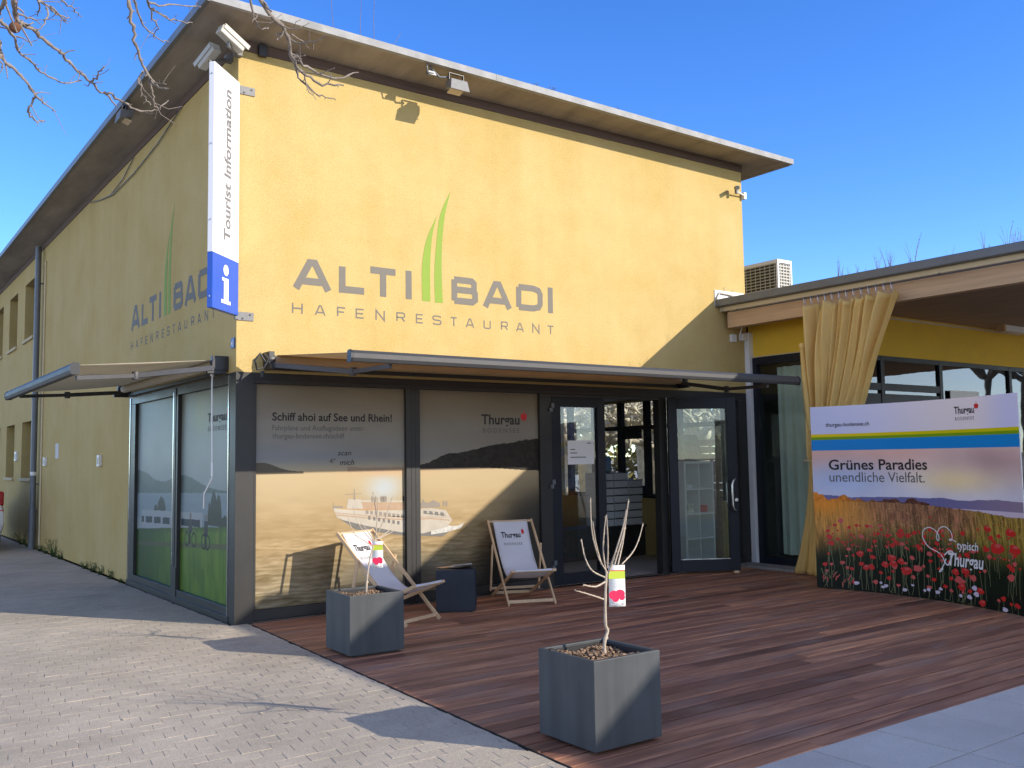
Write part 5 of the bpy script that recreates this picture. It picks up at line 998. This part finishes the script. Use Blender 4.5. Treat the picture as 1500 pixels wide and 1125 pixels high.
u2 = Vector((.971,.2389,0)); deck_chair('white deck chair half hidden behind the grey planter', (1.48,-1.185,0), R_(22))

# ================================================================ cube table and magazines
t0 = thing('cube_table', 'dark blue-grey cube side table with open side between the two deck chairs', 'table', (2.19,-.665,0), rz=math.atan2(-.585,.81))
b = MB(); w, h, t = .205, .44, .03
b.box((-w,-w,.018),(w,-w+t,h)); b.box((-w,w-t,.018),(w,w,h)); b.box((-w,-w+t,.018),(-w+t,w-t,h)); b.box((-w+t,-w+t,h-t),(w,w-t,h)); b.box((-w+t,-w+t,.018),(w,w-t,.018+t))
b.build('shell', 'cube_dark', t0, bevel=.003); MB().box((-w+.03,-w+.03,0),(w-.03,w-.03,.0175)).build('foot', 'black_plastic', t0)
for k, (dx_, dy_, a, ml, lab) in enumerate(((-.10,.04,.5,'mag_orange','orange covered magazine on the left of the cube table'),(.02,.0,-.5,'mag_pale','pale folded magazine in the middle of the cube table'),(.06,.09,.15,'mag_blue','blue picture magazine at the right back of the cube table'),(.10,-.02,-.9,'mag_dark','magazine with blue and dark cover at the front of the table'))):
    ml in MATS or mat(ml, {'mag_orange':(.55,.28,.13),'mag_pale':(.6,.58,.5),'mag_blue':(.25,.33,.42),'mag_dark':(.32,.36,.40)}[ml], .4, 0, .5, 14)
    ang = math.atan2(-.585,.81); X = Vector((math.cos(ang),math.sin(ang),0)); Yv = Vector((-X.y,X.x,0)); ctr = Vector((2.19,-.665,.4425+.006*k))+X*dx_+Yv*dy_
    ux = X*math.cos(a)+Yv*math.sin(a); uy = ux.cross(Vector((0,0,1)))*-1
    b = MB()
    for s in (0, .0018, .0036): b.grid(lambda u, v, s=s: ctr+ux*(u-.5)*.2+uy*(v-.5)*.14+Vector((0,0,s+.014*(u-.2)**2*(v > -1)+.004*k*u)), 6, 3, m=0 if s else 1)
    o = b.build('magazine', [ml,'tag_white'], loc=tuple(ctr)); tag(o, lab, 'magazine', 'magazines on the cube table')

# ================================================================ inside the shop
cnt = thing('counter', 'dark counter inside the shop behind the open door', 'counter', (7.2,2.4,.012))
b = MB(); b.box((5.7,2.0,.012),(7.55,2.5,.46)); b.box((5.66,1.96,.462),(7.57,2.52,.50)); b.build('body', 'interior_dark', cnt, bevel=.004)
first = None
cols = ((6.60,7),(6.92,7),(7.24,6))
for i, (x, n) in enumerate(cols):
    for k in range(n):
        if first is None:
            first = thing('brochure_box', 'grey brochure box stacked on the dark counter inside the doorway', 'box', (x,2.06,.502), 'stacked grey brochure boxes')
            bb = MB(); bb.box((x,2.06,.504),(x+.302,2.4,.62)); bb.build('carton', 'box_grey', first, bevel=.004); bb = MB(); bb.box((x-.002,2.056,.606),(x+.302,2.0595,.621)); bb.build('lid_edge', 'dark_grey', first)
        else:
            c = copy_tree(first); c.location = (x,2.06,.502+.122*k)
tl_ = thing('till', 'black till screen standing above the grey brochure boxes', 'till', (6.45,2.2,.5))
b = MB(); b.obox((6.9,2.28,1.50), (.16,.05,0), (-.01,.04,.0), (0,.02,.12)); b.box((6.84,2.2,1.355),(6.98,2.36,1.372)); b.bar((6.92,2.28,1.36),(6.92,2.28,1.5),.04,.04,(1,0,0)); b.build('screen', 'black_plastic', tl_); b = MB(); b.obox((6.96,2.235,1.56),(.05,.016,0),(-.0005,.001,0),(0,.02,.025)); b.build('label', 'pipe_grey', tl_)
sh = thing('cube_shelf', 'white cube shelf seen through the open glass door', 'shelf', (7.1,.55,.012))
b = MB(); x0, x1, y0, y1, zt = 6.80, 7.42, .40, .70, 1.52
b.box((x0,y0,.012),(x0+.035,y1,zt)); b.box((x1-.035,y0,.012),(x1,y1,zt)); b.box(((x0+x1)/2-.01,y0+.003,.05),((x0+x1)/2+.01,y1,zt-.04)); b.box((x0+.035,y0,zt-.038),(x1-.035,y1,zt)); b.box((x0+.035,y1-.012,.03),(x1-.035,y1-.002,zt-.04))
for k in range(4): b.box((x0+.035,y0+.002,.02+.36*k),((x0+x1)/2-.01,y1-.012,.045+.36*k)); b.box(((x0+x1)/2+.01,y0+.002,.02+.36*k),(x1-.035,y1-.012,.045+.36*k))
b.build('carcass', 'shelf_white', sh)
for (x, z, w_, h_, mm, lab) in ((6.90,.767,.14,.14,'mag_pale','picture card in the white cube shelf'),(7.18,.767,.14,.10,'red','red gift in the white cube shelf'),(6.90,1.127,.12,.05,'tag_white','small white pack in the upper left shelf cube')):
    o = MB().box((x,y0+.05,z),(x+w_,y0+.12,z+h_)).box((x+.01,y0+.045,z+.01),(x+w_-.01,y0+.0495,z+h_*.6)).build('gift_item', mm, loc=(x,y0+.08,z), bevel=.006); tag(o, lab, 'gift')
rk = thing('card_rack', 'dark postcard rack standing on the white cube shelf', 'rack', (7.1,.58,zt))
b = MB()
for i in range(2):
    for k in range(3): b.obox((7.02+.2*i,.52+.03*k,zt+.07+.12*k), (.085,0,0), (0,.01,-.003), (0,.012,.05))
b.box((6.92,.62,zt+.001),(7.32,.66,zt+.4)); b.build('rack', 'interior_dark', rk)
b = MB(); b.bar((7.12,.50,zt+.02),(7.14,.60,zt+.40),.012,.012); b.build('stay', 'steel', rk)
# wooden slat screen by the right-hand windows
sl = thing('slat_screen', 'brown wooden slat screen behind the open door glass', 'screen', (7.5,.5,0)); b = MB()
for k in range(16): b.box((7.5,.33,.1+.11*k),(7.53,1.02,.195+.11*k))
b.box((7.49,.36,.0),(7.5,.42,1.9)); b.box((7.49,.92,.0),(7.5,.98,1.9)); b.build('slats', 'wood_soffit', sl)

# ================================================================ parked car at the left edge
car = thing('parked_car', 'white car parked along the side wall, only its red rear lamp corner visible', 'car', (-1.5,13,0))
sec = [(0,.42,.86,.30),(.10,.30,.98,.36),(.5,.26,1.04,.38),(1.2,.22,1.10,.40),(2.9,.22,1.04,.40),(3.6,.24,.94,.38),(4.15,.30,.80,.34),(4.25,.38,.70,.30)]
b = MB(); vs = []
def ringc(y, zb_, zt_, hw_):
    hw_ = .9*(.9+hw_*.25) if False else .86*(.93 if y in (0,4.25) else 1)
    return [(-hw_*.96,y,zb_),(-hw_,y,zb_+.14),(-hw_,y,zt_-.16),(-hw_*.93,y,zt_),(hw_*.93,y,zt_),(hw_,y,zt_-.16),(hw_,y,zb_+.14),(hw_*.96,y,zb_)]
for s_ in sec: vs += ringc(s_[0]+10.85, s_[1], s_[2], s_[3])
vs = [(x-1.40,y,z) for x, y, z in vs]; n = 8
b.add(vs, [(i*n+j, i*n+(j+1) % n, (i+1)*n+(j+1) % n, (i+1)*n+j) for i in range(len(sec)-1) for j in range(n)]+[tuple(range(n))[::-1], tuple(range(len(vs)-n,len(vs)))], True)
body = b.build('body', 'car_white', car, bevel=.02)
cabin = [(.12,.98,.75,.74),(.55,1.42,.60,.70),(1.1,1.50,.58,.70),(2.1,1.46,.58,.70),(3.0,1.03,.72,.74)]
b = MB(); vs = []
for y, zt_, ht, hb in cabin: vs += [(-1.4-hb,y+10.85,.96),(-1.4-ht,y+10.85,zt_),(-1.4+ht,y+10.85,zt_),(-1.4+hb,y+10.85,.96)]
b.add(vs, [(i*4+j, i*4+j+1, (i+1)*4+j+1, (i+1)*4+j) for i in range(4) for j in range(3)]+[(3,2,1,0),(16,17,18,19)], True); b.build('cabin', 'car_glass', car)
MB().box((-2.0,11.4,1.485),(-.8,13.0,1.515)).build('roof', 'car_white', car, bevel=.012)
for x in (-2.17,-.63):
    for y in (11.6,14.3):
        b = MB(); b.lathe([(.20,-.10),(.30,-.10),(.315,-.07),(.315,.07),(.30,.10),(.20,.10)], (x,y,.315), 28, axis='x'); wheel = b.build('wheel', 'tyre', car); b = MB(); b.lathe([(.05,-.1),(.19,-.085),(.199,.0),(.19,.085),(.05,.1)], (x,y,.315), 20, axis='x'); b.build('rim', 'galvanised', wheel)
for x in (-2.14,-.66): MB().box((x-.12,10.86,.86),(x+.115,11.05,1.13)).build('tail_light', 'tail_light', car, bevel=.03)
MB().box((-2.18,10.80,.34),(-.62,10.98,.62)).build('bumper', 'black_plastic', car, bevel=.04); MB().box((-1.68,10.795,.70),(-1.12,10.83,.81)).build('number_plate', 'tag_white', car)
MB().box((-.9,10.835,.77),(-.55,10.86,.785)).build('reflector_strip', 'red', car)
car.location.x -= .07

# specks of grit and leaf bits on the paving
lt = MB(); r_ = random.Random(44)
for i in range(900):
    x, y = -7.5*r_.random()**1.3-.1, r_.uniform(-6.5,9); a = r_.uniform(0,6); r = r_.choice((.003,.004,.006,.012))*r_.uniform(.7,1.3)
    if x > deck_left(y)-.05: continue
    lt.add([(x+r*math.cos(a+q_)*(1 if q_ < 3 else .6), y+r*math.sin(a+q_), .001+r_.uniform(0,.004)) for q_ in (0,1.3,2.6,3.9,5.2)], [(0,1,2,3,4)], m=r_.choice((0,0,1,2)))
tag(lt.build('paving_litter', ['cream_board','trunk_bark','inner_plaster']), 'tiny scattered grit and leaf bits on the block paving', 'litter', kind='stuff')

# ================================================================ weeds, dry plants on the roofs
def weed(name, loc, h, n, label, group, m, seed, spread=.5, leaf=.03):
    r_ = random.Random(seed); b = MB(); L = Vector(loc)
    for i in range(n):
        a = r_.uniform(0,6.283); d = Vector((math.cos(a),math.sin(a),0))*spread*h*r_.uniform(.2,1); hh = h*r_.uniform(.5,1); p = [L+d*.15, L+d*.55+Vector((0,0,hh*.6)), L+d*1.0+Vector((0,0,hh))]
        b.tube(p, [.003,.002,.0012], 4, smooth=False)
        for k in range(5):
            q_ = p[0].lerp(p[1], k/4) if k < 3 else p[1].lerp(p[2], (k-2)/2); e = Vector((r_.uniform(-1,1),r_.uniform(-1,1),r_.uniform(.0,1))).normalized()*leaf*r_.uniform(.6,1.3); s = e.cross(Vector((0,0,1)))*.35
            b.add([q_,q_+e*.5+s,q_+e,q_+e*.5-s],[(0,1,2,3)])
    o = b.build(name, m, loc=loc); return tag(o, label, 'plant', group)
for k, (y, h, n, sp) in enumerate(((9.15,.34,34,.6),(8.55,.16,26,1.),(9.9,.14,22,1.),(10.5,.12,20,1.),(6.6,.12,20,.9),(6.05,.15,22,.8),(5.55,.14,18,.8),(4.95,.12,16,.8),(11.7,.22,30,1.),(12.5,.3,36,.9),(4.35,.05,8,1.))):
    labs = ['tallest green weed at the foot of the side wall, right of the downpipe','low green weed beside the tallest weed at the side wall','low weed between the downpipe and the tallest weed','small weed at the foot of the downpipe','small weed under the nearer switch box on the side wall','bushy little weed along the side wall nearer the shop window','small leafy weed between others along the side wall','small weed close to the shop window corner','low dark weed left of the downpipe','bushy dark weed by the parked car','tiny grass tuft at the shop window corner']
    weed('weed', (-.045,y,-.005), h, n, labs[k], 'weeds at the foot of the side wall', 'weed', k+1, sp, .035)
rs = random.Random(5)
first = weed('dry_plant', (7.4,-1.9,3.88), .34, 5, 'dry brown plant stem growing on the terrace roof edge', 'dry plants on the terrace roof', 'dry_stem', 70, .25, .022); first_y = -1.9
protos = [first]+[weed('dry_plant', (7.42,y,3.88), h, n, 'dry brown plant stem growing on the terrace roof edge', 'dry plants on the terrace roof', 'dry_stem', s, .3, .02) for y, h, n, s in ((-2.2,.16,4,71),(-2.65,.26,6,72),(-2.95,.40,5,73))]
for i in range(22):
    c = copy_tree(rs.choice(protos)); c.location = (7.35+rs.uniform(0,.9), -1.2-rs.uniform(0,3.6), 3.88); c.rotation_euler.z = rs.uniform(0,6); c.scale = [rs.uniform(.5,1.05)]*3
pm = [weed('roof_weed', (3.3+.3*k,-.38,rz(3.5)), h, 5, 'small dry weed on the main roof edge', 'dry weeds on the main roof', 'dry_stem', 80+k, .4, .02) for k, h in enumerate((.10,.14,.18))]
for i in range(11):
    c = copy_tree(rs.choice(pm)); c.location = (rs.choice((3.3,4.2,4.6,5.2))+rs.uniform(-.3,.5), -.3+rs.uniform(-.1,.3), rz(4.4)); c.rotation_euler.z = rs.uniform(0,6)
for x, h, l_ in ((.95,.55,-.05),(1.25,.62,.02),(1.42,.75,.01),(1.6,.3,.16)):
    b = MB(); b.tube([(x,-.3,rz(x)),(x+l_*.5,-.28,rz(x)+h*.5),(x+l_,-.3,rz(x)+h)], [.003,.0025,.0015], 5); tag(b.build('grass_stalk', 'dry_stem', loc=(x,-.3,rz(x))), 'thin dry stalk standing on the front edge of the main roof', 'plant', 'thin stalks on the main roof')

# ================================================================ plane tree overhead and trees around
tree = thing('plane_tree', 'bare plane tree with twigs hanging into the top of the view', 'tree', (-7.4,-6.2,0))
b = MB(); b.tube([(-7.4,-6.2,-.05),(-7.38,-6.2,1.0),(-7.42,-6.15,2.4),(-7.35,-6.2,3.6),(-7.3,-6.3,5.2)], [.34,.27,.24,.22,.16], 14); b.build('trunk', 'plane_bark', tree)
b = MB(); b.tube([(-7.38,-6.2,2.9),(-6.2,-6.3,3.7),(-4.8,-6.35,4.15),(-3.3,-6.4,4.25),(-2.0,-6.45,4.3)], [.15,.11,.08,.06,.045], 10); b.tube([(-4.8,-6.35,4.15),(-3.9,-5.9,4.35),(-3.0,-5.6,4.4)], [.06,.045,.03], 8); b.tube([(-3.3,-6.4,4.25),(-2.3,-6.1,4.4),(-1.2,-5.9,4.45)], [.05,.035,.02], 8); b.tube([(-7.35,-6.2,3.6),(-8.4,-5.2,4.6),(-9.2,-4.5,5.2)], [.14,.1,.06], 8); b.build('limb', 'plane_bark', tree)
rt = random.Random(21)
for pts, r in BR:
    b = MB(); P_ = [Vector(p) for p in pts]
    # resample with small kinks
    F_ = []
    for i in range(len(P_)-1):
        for k in range(3): q_ = P_[i].lerp(P_[i+1], k/3); F_.append(q_+Vector([rt.gauss(0,.0035) for _ in range(3)])*(1 if k else 0))
    F_.append(P_[-1]); n = len(F_)
    b.tube(F_, [r*(1-.62*i/(n-1))*(1.28 if i % 4 == 0 else 1.) for i in range(n)], 7)
    for i in range(2, n-1):
        if rt.random() < .42:
            d = (F_[i]-F_[i-1]).normalized(); s = d.cross(Vector([rt.uniform(-1,1) for _ in range(3)])).normalized(); l_ = rt.choice((.012,.02,.05,.10))*rt.uniform(.6,1.2); e = (s+d*.6).normalized(); q1 = F_[i]+e*l_*.55; q2 = q1+(e+Vector([rt.gauss(0,.3) for _ in range(3)])).normalized()*l_*.5
            rr_ = r*(1-.62*i/n); b.tube([F_[i],q1,q2], [rr_*.55,rr_*.45,rr_*.32], 5); b.sphere(tuple(q2), rr_*.5, 5, 4)
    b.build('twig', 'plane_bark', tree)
b = MB(); b.sphere((-2.848,-5.913,3.062), .0185, 16, 12, jit=.05); b.tube([(-2.848,-5.913,3.078),(-2.842,-5.91,3.16)], .0015, 5); b.build('seed_ball', 'seed_ball', tree)
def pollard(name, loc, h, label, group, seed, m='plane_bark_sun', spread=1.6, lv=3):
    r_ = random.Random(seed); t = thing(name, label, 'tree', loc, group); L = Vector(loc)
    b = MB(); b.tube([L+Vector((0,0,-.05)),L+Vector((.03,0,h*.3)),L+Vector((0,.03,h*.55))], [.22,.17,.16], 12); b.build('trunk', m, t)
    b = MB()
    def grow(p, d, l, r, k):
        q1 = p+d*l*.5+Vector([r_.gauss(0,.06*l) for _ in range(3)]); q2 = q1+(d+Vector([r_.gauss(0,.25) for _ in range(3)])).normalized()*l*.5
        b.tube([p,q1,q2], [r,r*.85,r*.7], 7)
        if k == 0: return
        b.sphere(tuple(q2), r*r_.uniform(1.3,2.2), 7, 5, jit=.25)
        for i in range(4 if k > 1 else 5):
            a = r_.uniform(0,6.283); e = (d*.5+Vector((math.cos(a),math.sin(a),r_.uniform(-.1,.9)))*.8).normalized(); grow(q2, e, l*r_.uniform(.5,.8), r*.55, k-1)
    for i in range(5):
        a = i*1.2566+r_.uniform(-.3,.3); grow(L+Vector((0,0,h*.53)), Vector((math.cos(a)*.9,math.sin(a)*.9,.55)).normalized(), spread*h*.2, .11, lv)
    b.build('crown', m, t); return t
for k, (x, y, h) in enumerate(((12.6,6.6,3.1),(14.2,8.6,3.4),(11.0,7.6,2.9),(12.6,10.6,3.3),(16.5,9.0,3.6),(17.0,12.0,3.8),(15.2,6.0,3.2),(11.0,11.4,3.2),(14.6,12.8,3.5),(19,7.5,3.8))): pollard('pollarded_tree', (x,y,0), h, 'sunlit knobbly pollarded plane tree seen through the shop windows', 'pollarded trees behind the shop', 100+k)
hd = thing('hedge', 'olive brown winter hedge beyond the pollarded trees', 'hedge', (22,14,0)); b = MB(); r_ = random.Random(9)
for i in range(5200):
    t = r_.random(); p = Vector((26-11*t+r_.gauss(0,.5), 5+17*t+r_.gauss(0,.5), 2.7*r_.random()**.7*(.8+.2*math.sin(t*31)))); e = Vector((r_.uniform(-1,1),r_.uniform(-1,1),r_.uniform(-1,1))).normalized()*.16; s = e.cross(Vector((r_.uniform(-1,1),r_.uniform(-1,1),.3))).normalized()*.07
    b.add([p-e,p+s,p+e,p-s], [(0,1,2,3)])
mat('hedge_leaf', (.20,.17,.05), .8, 0, .4, 3, island=.5); b.build('foliage', 'hedge_leaf', hd)
b = MB(); [b.tube([(26-11*t,5+17*t,0),(26-11*t,5+17*t,1.6)], .03, 6) for t in [i/24 for i in range(25)]]; b.build('stems', 'trunk_bark', hd)
for k, (x, y, h) in enumerate(((33,-11,8),(38,-15,9),(44,-12,9),(30,-7.5,8),(36,-8,8.5),(50,-18,10))): pollard('bare_tree', (x,y,0), h, 'bare tree mirrored in the restaurant windows', 'bare trees beyond the terrace', 200+k, 'trunk_bark', 1.9, 4)
for o in list(bpy.data.objects):
    if o.type == 'MESH' and o.name.startswith('t.') : bpy.data.objects.remove(o)
